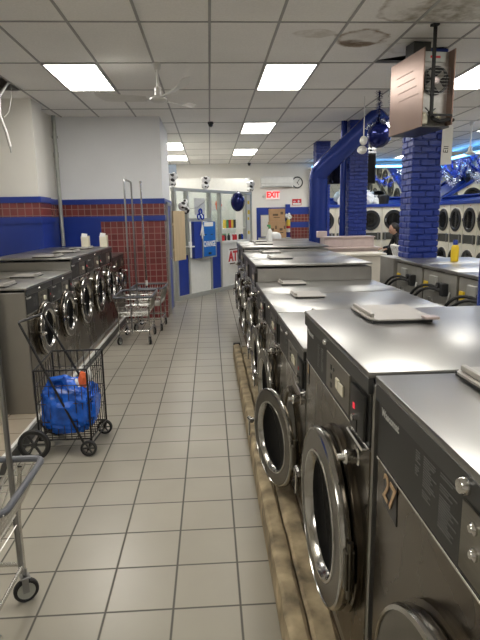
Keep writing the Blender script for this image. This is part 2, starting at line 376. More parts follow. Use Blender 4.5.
# blue bands, red tile band on the left walls
def band(n,z0,z1,m1,m2,d):
    struct(MB().box(-3.3,-2.44+d,7.92-d,8.4,z0,z1),'trim_%d'%n,m1)
    struct(MB().box(-2.56,-2.55+d,8.4,9.3,z0,z1),'trim_%d'%(n+1),m2)
    struct(MB().box(-2.55,-.79+d,9.3-d,10.95,z0,z1),'trim_%d'%(n+2),m1)
band(3,1.99,2.075,'blue','blue',.03)
band(6,1.79,1.99,'tilered_x','tilered_y',.018)
band(9,1.70,1.79,'blue','blue',.03)
struct(MB().box(-3.3,-2.425,7.905,8.4,.1,1.70),'trim_12','blue')
struct(MB().box(-2.56,-2.535,8.4,9.3,.1,1.70),'trim_13','blue')
struct(MB().box(-2.55,-1.86,9.282,9.31,.1,1.70),'trim_14','blue')
struct(MB().box(-1.86,-.772,9.282,9.31,0,1.70),'trim_15','tilered_x')
struct(MB().box(-.80,-.772,9.31,9.62,0,1.70),'trim_16','tilered_y')
struct(MB().box(-.80,-.772,10.45,10.95,0,1.70),'trim_17','tilered_y')
struct(MB().box(-.775,-.765,9.275,9.29,0,1.99,.003),'trim_18','line')
# blue door in the side of the partition
d=tag(MB().box(-.80,-.755,9.66,10.42,.02,1.97,.006).build('door_1','blue'),kind='structure')
fr=MB(); fr.box(-.80,-.735,9.60,9.66,0,2.03,.005); fr.box(-.80,-.735,10.42,10.48,0,2.03,.005); fr.box(-.80,-.735,9.60,10.48,1.97,2.03,.005); fr.build('frame','frame',d)
MB().cyl((-.755,9.75,1.02),(-.70,9.75,1.02),.012).cyl((-.70,9.75,1.02),(-.70,9.85,1.02),.010).build('door_handle','chrome',d)
MB().box(-.752,-.746,9.70,9.86,1.35,1.62).build('notice','paper',d)
# platform on the left with its metal nosing
struct(MB().box(XL,-1.49,1.2,9.28,0,.118),'trim_19','platform')
struct(MB().box(-1.495,-1.468,1.2,9.28,.095,.126,.003),'trim_20','white')
struct(MB().box(-1.49,-1.478,1.2,9.28,0,.095),'trim_21','rim')  # riser face coloured dark to stand for the shadow below the nosing
# right island plinth and worn curb
struct(MB().box(.46,1.62,-1.2,8.95,0,.15),'trim_22','curbdark')
def rough_beam(x0,x1,y0,y1,z0,z1,amp,name,mat,seg=70):
    bm=MB(); vs=[]; rnd=random.Random(name+str(x0))
    for j in range(seg+1):
        y=y0+(y1-y0)*j/seg; row=[]
        prof=[(x0,z0),(x0,z0+(z1-z0)*.5),(x0+.006,z1-.012),(x0+.02,z1),((x0+x1)/2,z1),(x1-.015,z1),(x1,z1-.015),(x1,z0)]
        for k,(x,z) in enumerate(prof):
            a=amp if 1<=k<=6 else 0
            row.append(bm.bm.verts.new((x+rnd.uniform(-a,a),y,z+rnd.uniform(-a,a))))
        vs.append(row)
    for a,b in zip(vs,vs[1:]):
        for k in range(len(a)-1): bm.bm.faces.new((a[k],a[k+1],b[k+1],b[k])).smooth=True
    bm.bm.faces.new(vs[0]);bm.bm.faces.new(vs[-1][::-1])
    return struct(bm,name,mat)
rough_beam(.255,.345,-1.2,6.5,0,.150,.004,'trim_23','curb')
rough_beam(.350,.458,-1.2,6.46,0,.135,.004,'trim_24','curb')
struct(MB().box(.262,.35,6.5,6.56,0,.165,.004),'trim_25','rim')
# grey pipe in the corner
tag(MB().cyl((-2.49,9.18,1.3),(-2.49,9.18,H),.032).cyl((-2.49,9.18,2.75),(-2.49,9.18,2.83),.042).cyl((-2.49,9.18,3.05),(-2.49,9.18,3.09),.048).build('drain_pipe','frame'),'grey vertical pipe in the corner beside the white partition','pipe')
# back wall paint bands
struct(MB().box(2.50,3.3,17.27,17.3,1.80,2.03),'trim_26','blue')
struct(MB().box(2.56,3.3,17.265,17.3,1.56,1.80),'trim_27','tilered_x')
struct(MB().box(2.50,3.3,17.27,17.3,1.38,1.56),'trim_28','blue')
struct(MB().box(2.56,3.3,17.265,17.3,0,1.38),'trim_29','tilered_x')
struct(MB().box(2.46,2.60,17.18,17.3,0,2.12),'trim_30','blue')
struct(MB().box(1.52,2.46,17.27,17.3,0,2.03),'trim_31','blue')
nb=thing('notice_board','white notice board on the blue back wall left of cardboard boxes','board',(0,0,0))
MB().box(1.665,1.98,17.24,17.268,1.12,1.78,.004).build('panel','paper',nb)
nf=MB()
for a in [(1.65,1.995,17.235,17.262,1.78,1.80),(1.65,1.995,17.235,17.262,1.10,1.12),(1.65,1.665,17.235,17.262,1.10,1.80),(1.98,1.995,17.235,17.262,1.10,1.80)]: nf.box(*a)
nf.build('frame','frame',nb)

# ------------------------------------------------------------------ ceiling lights
def troffer(i,j,label):
    x0=CX+i*DX; y0=CY+j*DY
    t=thing('ceiling_light',label,'ceiling light',(x0+DX/2,y0+DY/2,H-.012),0,'recessed ceiling lights')
    w,l=DX/2-.010,DY/2-.010
    f=MB()
    for a in [(-w,w,-l,-l+.018),(-w,w,l-.018,l),(-w,-w+.018,-l,l),(w-.018,w,-l,l)]: f.box(*a,-.004,.008)
    f.build('frame','fan',t)
    MB().box(-w+.018,w-.018,-l+.018,l-.018,0,.006).build('diffuser','lamp',t)
    return t
for i,j,lb in [(-3,1,'lit ceiling panel left of the near ceiling fan, above the first left washers'),
    (1,1,'largest lit ceiling panel, right of centre'),
    (5,1,'lit ceiling panel at the right edge beside the hanging rosy box'),
    (-2,6,'lit ceiling panel just past the corner of the white partition'),
    (-2,8,'lit ceiling panel farthest away beyond the white partition corner'),
    (1,4,'second lit ceiling panel along the middle row'),
    (1,7,'third and smallest lit ceiling panel along the middle row'),
    (5,4,'lit ceiling panel glimpsed between the hanging ball and the rosy box'),
    (-3,-2,'lit ceiling panel behind the viewpoint on the left'),(1,-2,'lit ceiling panel above the marked washer, behind the viewpoint'),
    (5,-2,'lit ceiling panel behind the viewpoint on the right'),(9,1,'lit ceiling panel over the right aisle near the dryers'),
    (9,4,'lit ceiling panel over the far right aisle'),(5,8,'lit ceiling panel over the back dryers'),(9,8,'lit ceiling panel in the back right corner'),(1,-5,'lit ceiling panel near the front wall, middle one'),(-3,-5,'unseen lit ceiling panel added near the front wall on the left'),(5,-5,'unseen lit ceiling panel added near the front wall on the right')]:  # outer pair by the front wall is unseen, added to brighten the near ceiling
    troffer(i,j,lb)

# ------------------------------------------------------------------ washers
def ring_mtx(y,z,x=0): return Matrix.Translation((x,y,z))@AX_X
def washer(x,y,zb,w,Ht,dp,label,big=False,facing=1,doorc=None,dr=.29,dz=.31,ajar=0,instr=False,lowdetail=False,group=None,lid=True,side='front'):
    """origin: front bottom corner with the lower local Y; local +X runs into the machine."""
    t=thing('washing_machine',label,'washing machine',(x,y,zb),0 if facing==1 else PI,group)
    g=.006; H2=Ht; pz=H2-.235 if big else H2-.225
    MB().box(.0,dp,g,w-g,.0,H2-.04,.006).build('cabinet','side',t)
    MB().box(-.018,dp+.004,g-.003,w-g+.003,H2-.020,H2,.004,seg=2).build('top_panel','top',t)
    rm=MB().box(-.016,.0,g,w-g,H2-.068,H2-.020,.002).build('top_rim','rim',t)
    if not lowdetail:
        MB().lathe([(0,.012),(.010,.011),(.0125,.007),(.013,0)],14,ring_mtx(w*(.478 if instr else .55),H2-.045,-.016)@Matrix.Scale(1.35 if instr else 1,4)).build('lock','chrome',t)
    MB().box(-.006,0,g+.004,w-g-.004,pz,H2-.070,.002).build('control_panel','panel',t)
    MB().box(-.009,-.001,g+.004,w-g-.004,pz-.006,pz,.001).box(-.0075,-.001,g+.004,w-g-.004,H2-.072,H2-.070).build('trim_line','line',t)
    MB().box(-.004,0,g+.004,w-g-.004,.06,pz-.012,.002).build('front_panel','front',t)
    # coin plate / controls
    if instr:
        p=MB().box(-.011,-.005,.05,.50*w,pz+.012,H2-.082,.006,seg=2).build('control_plate','plate',t)
        for yy,zz in ((.462,.122),(.455,.075),(.36,.122),(.36,.075),(.25,.09)):
            MB().lathe([(0,.010),(.007,.0095),(.009,.006),(.0125,.004),(.013,0)],16,ring_mtx(yy,pz+zz,-.011)).build('button','chrome',p)
        MB().box(-.013,-.011,.08,.18,pz+.04,pz+.13).build('label','label',p)
        ml=MB(); rnd=random.Random(5)
        for c,(ya,ln,n,zt) in enumerate([(.745,.030,10,.140),(.700,.070,16,.145),(.615,.090,20,.150)]):
            for k in range(n):
                L_=ln*rnd.uniform(.45,1) ; zz=pz+zt-k*.0062
                if rnd.random()<.12: continue
                ml.box(-.0072,-.006,ya-L_,ya,zz,zz+.0028)
        ml.build('instructions','greyprint',t)
    else:
        p=MB().box(-.010,-.005,.225*w,.56*w,pz+.012,H2-.080,.004).build('control_plate','plate',t)
        MB().box(-.017,-.010,.29*w,.36*w,pz+.055,pz+.095,.003).box(-.019,-.010,.345*w,.385*w,pz+.060,pz+.100,.003).build('label','label',p)
        if not lowdetail:
            sl=MB()
            for k in range(3): sl.box(-.012,-.010,.47*w,.49*w,pz+.03+k*.035,pz+.05+k*.035)
            sl.cyl((-.012,.44*w,pz+.11),(-.0095,.44*w,pz+.11),.008); sl.build('coin_slot','dark',p)
        cbx=MB().box(-.019,-.005,.035*w,.185*w,pz+.004,H2-.085,.006,seg=2).build('coin_box','panel',t)
        if not lowdetail:
            MB().box(-.021,-.019,.125*w,.143*w,pz+.078,pz+.096).build('display','redglow' if big else 'red',cbx)
            MB().cyl((-.036,.10*w,pz+.062),(-.019,.10*w,pz+.062),.011).build('button','chrome',cbx)
            MB().box(-.022,-.019,.098*w,.102*w,pz+.012,pz+.055).build('slot','dark',cbx)
            MB().box(-.028,-.005,.02*w,.19*w,pz-.016,pz-.006,.004).build('coin_tray','line',cbx)
            ml=MB(); rnd=random.Random(int(y*100))
            for c in range(2):
                for k in range(11):
                    if rnd.random()<.15: continue
                    a=.745*w-c*.07*w; ml.box(-.0072,-.006,a-.05*w*rnd.uniform(.5,1),a,pz+.035+k*.0095,pz+.038+k*.0095)
            ml.build('instructions','greyprint',t)
    if not lowdetail:
        text('brand_lettering','Wascomat',.030 if big else .026,'print',t,T_front(-.0072,w-.105*w/.95+.01,H2-.093),extr=.0006,bold=.0006)
    # dispenser knob
    ky=.115; kz=pz-.075
    MB().lathe([(0,.052),(.020,.050),(.024,.044),(.023,.012),(.030,.008),(.030,0)],18,ring_mtx(ky,kz,-.004)).lathe([(0,.072),(.011,.070),(.013,.05)],14,ring_mtx(ky,kz,-.004)).build('knob','chrome',t)
    # door opening
    dc=doorc if doorc is not None else w*.45
    MB().lathe([(dr*1.03,0),(dr*1.03,.012),(dr*.985,.020),(dr*.90,.012),(dr*.88,0)],48,ring_mtx(dc,dz,-.004)).build('door_collar','front',t)
    MB().lathe([(dr*.70,0),(dr*.70,.004),(0,.003)],32,ring_mtx(dc,dz,-.004)).build('drum_opening','drum',t)
    # door, hinged at low Y; origin on the hinge line
    dm=Matrix.Translation((-.030,dc-dr*.97,dz))@Matrix.Rotation(ajar,4,'Z')
    kt=.45+.55*min(1,max(0,(dr-.19)/.14)) if dr<.33 else 1
    dd=MB(dm@Matrix.Translation((0,dr*.97,0))@AX_X).lathe([(dr*.985,0*kt),(dr,.004*kt),(dr,.026*kt),(dr*.985,.034*kt),(dr*.74,.038*kt),(dr*.70,.034*kt),(dr*.70,.0*kt),(dr*.985,0*kt)],56).build('door','doorring',t)
    MB(dm@Matrix.Translation((0,dr*.97,0))@AX_X).lathe([(dr*1.002,.002*kt),(dr*1.008,.006*kt),(dr*1.008,.026*kt),(dr*.995,.036*kt),(dr*.965,.039*kt),(dr*.960,.035*kt)],56).lathe([(dr*.745,.037*kt),(dr*.735,.041*kt),(dr*.71,.041*kt),(dr*.655,.018*kt),(dr*.645,-.004*kt)],56).build('door_rim','rimchrome',dd)
    MB(dm@Matrix.Translation((0,dr*.97,0))@AX_X).lathe([(dr*.655,.010*kt),(dr*.60,-.002*kt),(dr*.50,-.014*kt),(dr*.35,-.022*kt),(0,-.024)],40).build('door_glass','doorglass',dd)
    hd=MB(dm@Matrix.Translation((0,dr*1.94,0)))
    hd.cyl((.0,.004,0),(-.055,.030,0),.011).cyl((-.048,-.002,.0),(-.048,.055,.0),.014,n=12).cyl((-.050,.042,0),(-.052,.046,-.115),.0065,n=8).build('door_handle','chrome',dd)
    hb=MB(dm); hb.box(-.030,.004,-.030,.028,-.07,.07,.005); hb.cyl((-.012,-.022,-.10),(-.012,-.022,.10),.010); hb.build('hinge','doorring',dd)
    # plinth kick
    if lid:
        lx0,lx1=.165*dp,.165*dp+(.27 if big else .25); ly0,ly1=w-.37*(1.0 if big else .85),w-.012
        MB().box(lx0+.01,lx1-.01,ly0+.01,ly1-.01,H2-.001,H2+.012).build('lid_shadow_base','dark',t)  # black slab carries the dark shadow under the lid in its colour
        q=MB(); q.prism([(lx0+.03,ly0),(lx1,ly0),(lx1,ly1),(lx0+.03,ly1),(lx0,ly1-.04),(lx0,ly0+.04)],H2+.012,H2+.018); q.box(lx0+.012,lx0+.03,ly0+.05,ly1-.03,H2+.018,H2+.036,.006,seg=2)
        q.build('dispenser_lid','lid',t)
    return t
XFR=.458
A=washer(XFR+.008,.36,.15,1.025,1.147,1.155,'stainless front-load washer marked 27 nearest the camera on the right',big=True,instr=True,doorc=.47,dr=.345,dz=.435)
# the 27 badge
bd=MB().prism([(.850,.790),(.955,.80),(.948,.915),(.90,.905),(.856,.92)],.004,.0062,Matrix(((0,0,-1,0),(1,0,0,0),(0,1,0,0),(0,0,0,1)))).build('number_badge','dark',A)
text('number','27',.105,'tan',A,T_front(-.0085,.905,.852)@Matrix.Rotation(R(-6),4,'Z'),extr=.0012,sx=.9,bold=.001)
B=washer(XFR-.002,1.41,.15,1.03,1.147,1.155,'big stainless washer with red coin display, second on the right',big=True,doorc=.395,dr=.325,dz=.475,ajar=R(1.5))
MB().box(-.0062,-.004,.965,.995,.80,.90).build('number_badge','dark',B); MB().box(-.0074,-.006,.972,.988,.85,.895).build('label','tan',B)
MB().box(.40,.46,.62,.67,1.167,1.178,.003).build('lid_clip','pink',B)
washer(XFR,2.475,.15,.985,.95,1.155,'low stainless washer with door swung ajar just past the big pair',doorc=.43,dr=.285,dz=.315,ajar=R(15.5))
washer(XFR,3.475,.15,.885,.95,1.155,'low stainless washer in the middle of the three low right-hand ones',doorc=.40,dr=.28,dz=.315,ajar=R(4))
washer(XFR,4.37,.15,.80,.95,1.155,'low stainless washer against the tall steel side panel on the right row',doorc=.37,dr=.28,dz=.315,ajar=R(3))
washer(XFR,5.19,.15,.98,1.12,1.155,'tall right-row washer whose bright side panel rises above the low ones',big=True,lowdetail=True,doorc=.42,dr=.31,dz=.42)
washer(XFR,6.18,.15,.97,1.12,1.155,'tall right-row washer behind the bright side panel one',big=True,lowdetail=True,doorc=.42,dr=.31,dz=.42)
washer(XFR,7.17,.15,.85,1.187,1.155,'tallest right-row washer, next to last before the booth',big=True,lowdetail=True,doorc=.40,dr=.30,dz=.42)
washer(XFR,8.03,.15,.85,1.187,1.155,'last washer of the right row, nearest the ATM sign',big=True,lowdetail=True,doorc=.40,dr=.30,dz=.42)
# left row (turned to face the aisle); y given is the far end, local Y runs back toward the camera
XLF=-1.52
def lw(y0,y1,top,label,**k):
    return washer(XLF,y1,.12,y1-y0-.005,top-.12,.90,label,facing=-1,**k)
lw(4.33,5.06,1.20,'low dark washer nearest on the left, behind the blue shopping bag',doorc=.30,dr=.235,dz=.66)
lw(5.065,5.80,1.20,'second low dark washer on the left row',doorc=.31,dr=.235,dz=.66)
lw(5.81,6.60,1.335,'first taller washer on the left row, past the two low ones',doorc=.35,dr=.27,dz=.68,big=True)
lw(6.605,7.40,1.335,'middle taller washer on the left row with dark open-looking door',doorc=.35,dr=.27,dz=.68,big=True)
lw(7.405,8.20,1.335,'last taller washer on the left row beside the red tile wall',doorc=.35,dr=.27,dz=.68,big=True,lowdetail=True)
lw(8.21,8.73,1.17,'next to last small washer on the left by the laundry trolleys',doorc=.22,dr=.19,dz=.60,lowdetail=True)
lw(8.735,9.25,1.17,'last small washer on the left touching the red tiled wall',doorc=.22,dr=.19,dz=.60,lowdetail=True)

# second row, backs toward the gap
def back_washer(y0,w,label,seed):
    rnd=random.Random(seed)
    t=thing('washing_machine',label,'washing machine',(2.0,y0,0),0,'washers seen from behind')
    Ht=1.27
    MB().box(.03,.80,.006,w-.006,.0,Ht-.03,.006).build('cabinet','front',t)
    MB().box(0,.82,.003,w-.003,Ht-.028,Ht,.005,seg=2).build('top_panel','top',t)
    b=MB(); b.box(.015,.03,.02,w-.02,.30,Ht-.04,.003)
    for k in range(5): b.box(.008,.016,.06+.035*k,.075+.035*k,.62,.80,.002)
    b.box(.006,.016,.02,w-.02,.86,.872); b.build('back_panel','backgrey',t)
    MB().box(-.012,.015,w*.52,w*.72,1.05,1.19,.004).build('terminal_cover','boxgrey',t)
    MB().box(.0,.015,w*.82,w*.92,1.05,1.12).build('sticker','yellow',t)
    v=MB(); v.box(-.04,.015,w*.22,w*.31,1.04,1.15,.006); v.cyl((-.03,w*.42,1.12),(.015,w*.42,1.12),.025); v.build('valve_block','rubber',t)
    f=MB()
    for k in range(4):
        yy=.10+.13*k*w/.72; f.cyl((-.03,yy,.93+.02*(k%2)),(.02,yy,.93+.02*(k%2)),.020,n=10); f.cyl((-.035,yy,.80),(.02,yy,.80),.026,n=10)
    f.cyl((-.02,.06,.90),(-.02,w-.08,.90),.012); f.tube([(-.01,.08,.90),(-.02,.10,1.0),(.01,.12,1.08)],.009,6); f.cyl((-.03,w*.62,.70),(-.03,w*.62,1.0),.014); f.cyl((-.02,.06,.72),(-.02,w-.06,.72),.010); f.build('fitting','steel',t)
    for k in range(2):
        a=w*(.40-.10*k); h=MB(); pts=[]
        for q in range(13):
            s_=q/12; pts.append((-.03-.16*math.sin(s_*PI*.62),a+w*.75*s_,1.10-.02*k+.07*math.sin(s_*PI*.9)-.75*s_**2.2))
        h.tube(pts,.013,8); h.build('hose','rubber',t)
    return t
for k,(lb) in enumerate(['washer backed toward the gap nearest the blue post, rear hoses showing','second rear-facing washer from the blue post, yellow sticker on its back','third rear-facing washer from the blue post, black hoses curving down','rear-facing washer next to the wide blue brick pillar']):
    back_washer(2.74+.72*k,.715,lb,k)
tag(MB().box(1.99,2.12,5.64,6.10,0,1.27,.006).build('utility_cabinet','backgrey'),'narrow grey steel cabinet between rear-facing washers and brick pillar','cabinet')
for y,lb in ((4.68,'long grey metal junction box in the hose gap, left one'),(3.55,'long grey metal junction box in the hose gap, right one')):
    t=thing('junction_box',lb,'box',(1.72,y,0)); MB().box(-.07,.07,-.02,.50,.86,1.02,.004).build('body','boxgrey',t); MB().box(-.08,.08,-.03,.51,1.02,1.035,.003).build('cover','boxgrey',t)
    MB().box(-.012,.012,.02,.045,0,.86).box(-.012,.012,.43,.455,0,.86).build('stand','boxgrey',t)
# yellow bottle
b=thing('detergent_bottle','yellow bottle with a blue cap on the rear-facing washer tops','bottle',(2.42,5.12,1.27))
MB().lathe([(0,0),(.034,0),(.038,.008),(.038,.135),(.030,.155),(.018,.165)],20).build('body','yellow',b)
MB().lathe([(.022,.162),(.022,.20),(.018,.212),(0,.213)],16).build('cap','blue',b)
# blue post
po=thing('support_post','thin blue painted post at the right edge before the hoses','post',(1.735,3.21,0))
MB().cyl((0,0,0),(0,0,H),.05,n=20).build('shaft','duct',po); MB().cyl((0,0,0),(0,0,.02),.09,n=20).build('base_plate','blue',po)

# ------------------------------------------------------------------ blue brick pillars
def pillar(x0,x1,y0,y1,label,seed):
    rnd=random.Random(seed); b=MB(); ch=.066; n=int(H/ch)+1
    b.box(x0+.015,x1-.015,y0+.015,y1-.015,0,H)
    for k in range(n):
        z0=k*ch+.003; z1=min(H,z0+ch-.007)
        if z1-z0<.02: continue
        cuts=[0,.5,1] if k%2 else [0,.27,.77,1]
        for face in range(4):
            for a,c in zip(cuts,cuts[1:]):
                j=rnd.uniform(-.004,.004); g=.005
                if face in (0,2):
                    xa=x0+(x1-x0)*a+g; xb=x0+(x1-x0)*c-g
                    ya,yb=(y0-.001+j,y0+.05) if face==0 else (y1-.05,y1+j)
                    b.box(xa,xb,ya,yb,z0+rnd.uniform(-.002,.002),z1,.008)
                else:
                    ya=y0+(y1-y0)*a+g; yb=y0+(y1-y0)*c-g
                    xa,xb=(x0+j,x0+.05) if face==1 else (x1-.05,x1+j)
                    b.box(xa,xb,ya,yb,z0+rnd.uniform(-.002,.002),z1,.008)
    return tag(b.build('brick_pillar','bluebrick'),label,'pillar')
pillar(2.17,2.50,5.70,6.03,'nearest and widest blue painted brick pillar, under the hanging box',1)
pillar(2.545,2.89,9.72,10.06,'middle blue brick pillar beside the slanting duct and black screen',2)
pillar(2.47,2.81,12.4,12.74,'farthest blue brick pillar half hidden behind the vertical duct',3)
tag(MB().cyl((2.47,9.86,0),(2.47,9.86,H),.055,n=18).build('riser_pipe','duct'),'smooth blue riser pipe on the left of the middle brick pillar','pipe')
# duct
dt=thing('exhaust_duct','shiny blue round duct slanting from ceiling then dropping down','duct',(1.94,9.5,0))
DR=.162; UP=Vector((.92,-.55,.86)).normalized(); K=Vector((0,-.02,2.50))
MB().cyl((0,0,1.34),(0,0,2.36),DR,n=32).build('vertical_section','duct',dt)
MB().cyl((0,0,2.33),(0,0,2.36),DR+.006,n=32).build('collar','duct',dt)
MB().tube([(0,0,2.35),(0,0,2.42),K+Vector((.02,-.03,.0)),K+UP*.14,K+UP*.22],DR,n=32).build('elbow','duct',dt)
MB().tube([K+UP*.21,K+UP*1.0,K+UP*1.42],DR,n=32).build('slanting_section','duct',dt)
for s_ in (.6,1.1): MB().cyl(K+UP*s_,K+UP*(s_+.025),DR+.006,n=32).build('seam','duct',dt)
MB().cyl((-.07,-.02,0),(-.07,-.02,1.34),.10,n=18).build('lower_pipe','duct',dt)

# hanging air unit
ac=thing('air_conditioner','rosy tan metal air unit hung from the ceiling beside the brick pillar','air conditioner',(1.97,5.0,2.53),R(7))
W,D,HH=.315,.66,.68
MB().box(0,.012,0,D,0,HH,.003).build('side_panel','acshell',ac)
MB().box(W-.012,W,0,D,.02,HH,.003).build('side_panel','acshell',ac)
MB().box(.012,W-.012,.03,D,-.002,.012,.002).build('base','rim',ac)
MB().box(.012,W-.012,.12,D,HH-.012,HH).box(.012,W-.012,D-.01,D,.0,HH).build('casing','acinner',ac)
MB().box(.012,W-.012,.10,.12,.012,HH-.012).build('front_bulkhead','acinner',ac)
MB().box(.13,W,.45,.62,HH,H-2.53-.008,.003).build('dark_gap_box','rim',ac)  # dark box added to stand in for the black ceiling gap
lv=MB()
for k in range(4): lv.box(-.005,.002,.08+.04*k,.46+.02*k,.30+.075*k,.306+.075*k,.002,mat=Matrix.Translation((0,.3,.4))@Matrix.Rotation(R(0),4,'X')@Matrix.Translation((0,-.3,-.4)))
lv.build('louvre','acshell',ac)
MB().lathe([(.125,0),(.125,.03),(.115,.03),(.115,.0)],32,Matrix.Translation((.17,.10,.42))@Matrix.Rotation(PI/2,4,'X')).build('fan_shroud','dark',ac)
MB().lathe([(0,.001),(.115,.001)],32,Matrix.Translation((.17,.10,.42))@Matrix.Rotation(PI/2,4,'X')).build('fan_cavity','void',ac)
fb=MB(); 
for k in range(4):
    fb.box(.03,.105,-.03,.03,.008,.012,.002,mat=Matrix.Translation((.17,.10,.42))@Matrix.Rotation(PI/2,4,'X')@Matrix.Rotation(k*PI/2+.7,4,'Z')@Matrix.Rotation(R(25),4,'X'))
fb.build('fan_blade','acinner',ac)
MB().lathe([(0,.03),(.028,.028),(.034,.015),(.034,0)],20,Matrix.Translation((.17,.09,.42))@Matrix.Rotation(PI/2,4,'X')).build('fan_hub','pink',ac)
gr=MB()
for k in range(9): gr.box(.05,.31,.055,.058,.30+.028*k,.303+.028*k)
gr.box(.055,.058,.055,.058,.30,.53); gr.box(.30,.303,.055,.058,.30,.53); gr.build('grille','acinner',ac)
for cc in (0,):
    MB().box(.06,.27,.09,.10,.58,.67,.004).build('label_plate','frame',ac); MB().box(.11,.21,.087,.09,.615,.635).build('label_print','red',ac)
MB().sphere((.06,.07,.10),.035,(1,.8,1.1)).sphere((.15,.06,.11),.032,(1.2,.8,.9)).sphere((.20,.06,.09),.03).box(.03,.09,.04,.09,.03,.10,.01).build('wiring_bundle','label',ac)
MB().tube([(.10,.05,.14),(.13,.02,.07),(.20,.03,.05),(.28,.02,.07),(.34,.03,.065)],.018,8).tube([(.05,.03,.17),(.09,.01,.12),(.14,.01,.16)],.006,6).build('cable','rubber',ac)
st=MB(); st.box(.075,.105,-.02,.0,.09,H-2.53+.0,.002); st.box(.06,.12,-.03,.03,H-2.53-.02,H-2.53); st.box(.075,.30,-.02,.0,.09,.11,.002); st.build('hanger_strap','rubber',ac)
# paper sign on pillar
ps=thing('paper_sign','narrow white paper sign hanging at the right edge of the near brick pillar','sign',(2.455,5.655,2.24))
MB().prism([(0,0),(.118,.01),(.118,.40),(.005,.40)],0,.003,Matrix.Rotation(PI/2,4,'X')).build('sheet','paper',ps)
text('lettering','EII',.075,'dark',ps,Matrix.Translation((.052,-.005,.16))@Matrix.Rotation(PI/2,4,'X')@Matrix.Rotation(R(85),4,'Z'),extr=.0005)

# ------------------------------------------------------------------ ceiling fans
def fan(loc,rz,label,tilt=0,rod=.26,blades=3,L=.70):
    t=thing('ceiling_fan',label,'ceiling fan',loc,rz)
    MB().lathe([(.045,0),(.050,-.012),(.036,-.065),(.022,-.075),(0,-.075)],20).build('canopy','fan',t)
    MB().cyl((0,0,-.07),(0,0,-rod-.02),.013).build('downrod','fan',t)
    MB().lathe([(0,-rod+.01),(.035,-rod+.01),(.038,-rod-.075),(.05,-rod-.085),(.095,-rod-.105),(.10,-rod-.125),(.06,-rod-.145),(0,-rod-.150)],26).build('motor','fan',t)
    for k in range(blades):
        m=Matrix.Translation((0,0,-rod-.115))@Matrix.Rotation(k*2*PI/blades,4,'Z')@Matrix.Rotation(R(12),4,'X')
        b=MB(m); n=10; rows=[]
        for i in range(n+1):
            s_=i/n; x=.13+(L-.13)*s_; hw=.05+.028*math.sin(s_*PI*.8); z=.02*s_+(.05*max(0,s_-.8)/.2 if s_>.8 else 0)
            if s_>.92: hw*=.75
            rows.append([b.bm.verts.new((x,-hw,z)),b.bm.verts.new((x,hw,z+.012)),b.bm.verts.new((x,hw,z+.016)),b.bm.verts.new((x,-hw,z+.004))])
        for a,c in zip(rows,rows[1:]):
            for q in range(4): b.bm.faces.new((a[q],a[(q+1)%4],c[(q+1)%4],c[q]))
        b.bm.faces.new(rows[0]);b.bm.faces.new(rows[-1][::-1])
        bmesh.ops.transform(b.bm,matrix=m,verts=b.bm.verts[:])
        bl=b.build('blade','fan',t)
        MB(m).box(.06,.20,-.014,.014,-.004,.004,.002).build('blade_iron','fan',bl)
    return t
fan((-.53,6.23,H),R(180),'white three-bladed ceiling fan hanging over the left aisle')
fan((4.90,10.0,H),R(40),'white ceiling fan hanging at the far right over the dryers',rod=.45)
# security cameras
for lc,lb in (((.065,9.86,H),'small black dome camera on the ceiling before the counter booth'),((1.29,17.1,H),'small black dome camera on the ceiling at the back wall')):
    t=thing('security_camera',lb,'camera',lc); MB().lathe([(0,0),(.05,0),(.052,-.03),(.045,-.04)],20).build('mount','rubber',t); MB().lathe([(.043,-.038),(.036,-.07),(.018,-.088),(0,-.092)],20).build('dome','screen',t)
# loose conduit hanging out of the missing ceiling tile
cd=thing('hanging_conduit','white flexible conduit dangling from the missing ceiling tile on the left','conduit',(0,0,0))
MB().tube([(-2.36,7.15,3.48),(-2.42,7.0,3.38),(-2.50,6.92,3.22),(-2.51,6.9,3.0),(-2.45,6.9,2.80),(-2.42,6.9,2.63)],.018,10).build('conduit','fan',cd)
MB().cyl((-2.42,6.9,2.63),(-2.415,6.9,2.56),.009).build('wire_end','frame',cd)
MB().tube([(-2.40,7.1,3.44),(-2.39,7.0,3.2),(-2.42,6.97,3.05),(-2.47,6.93,2.98)],.004,6).build('thin_wire','fan',cd)
tag(MB().prism([(-.30,0),(.0,.0),(.012,.05),(.0,.12),(.014,.2),(.0,.30),(.01,.42),(-.02,.52),(-.30,.52)],0,.006,Matrix.Translation((-3.03,7.91,2.30))@Matrix.Rotation(PI/2,4,'X')).build('wall_poster','posteryel'),'yellow poster on the white left wall at the picture edge','poster')
# cartons on top of the left washers
for (x,y,lb) in ((-1.82,7.90,'open pale carton on the left washers, farther from the tile corner'),(-1.585,8.05,'open pale carton on the left washers, before the red tiles')):
    t=thing('carton',lb,'carton',(x,y,1.335)); q=MB(); q.box(-.055,.055,-.045,-.041,0,.16); q.box(-.055,.055,.041,.045,0,.17); q.box(-.055,-.051,-.045,.045,0,.16); q.box(.051,.055,-.045,.045,0,.15); q.box(-.055,.055,-.045,.045,0,.004); q.build('body','label',t)
    MB().prism([(-.05,0),(.03,0),(.04,.05),(-.04,.06)],0,.003,Matrix.Translation((0,-.045,.15))@Matrix.Rotation(R(75),4,'X')).build('flap','paper',t)
for (x,y,lb) in ((-1.85,4.75,'white sheet of paper on the nearest left washer top'),(-1.9,5.9,'white sheet of paper on the first taller left washer')):
    pass

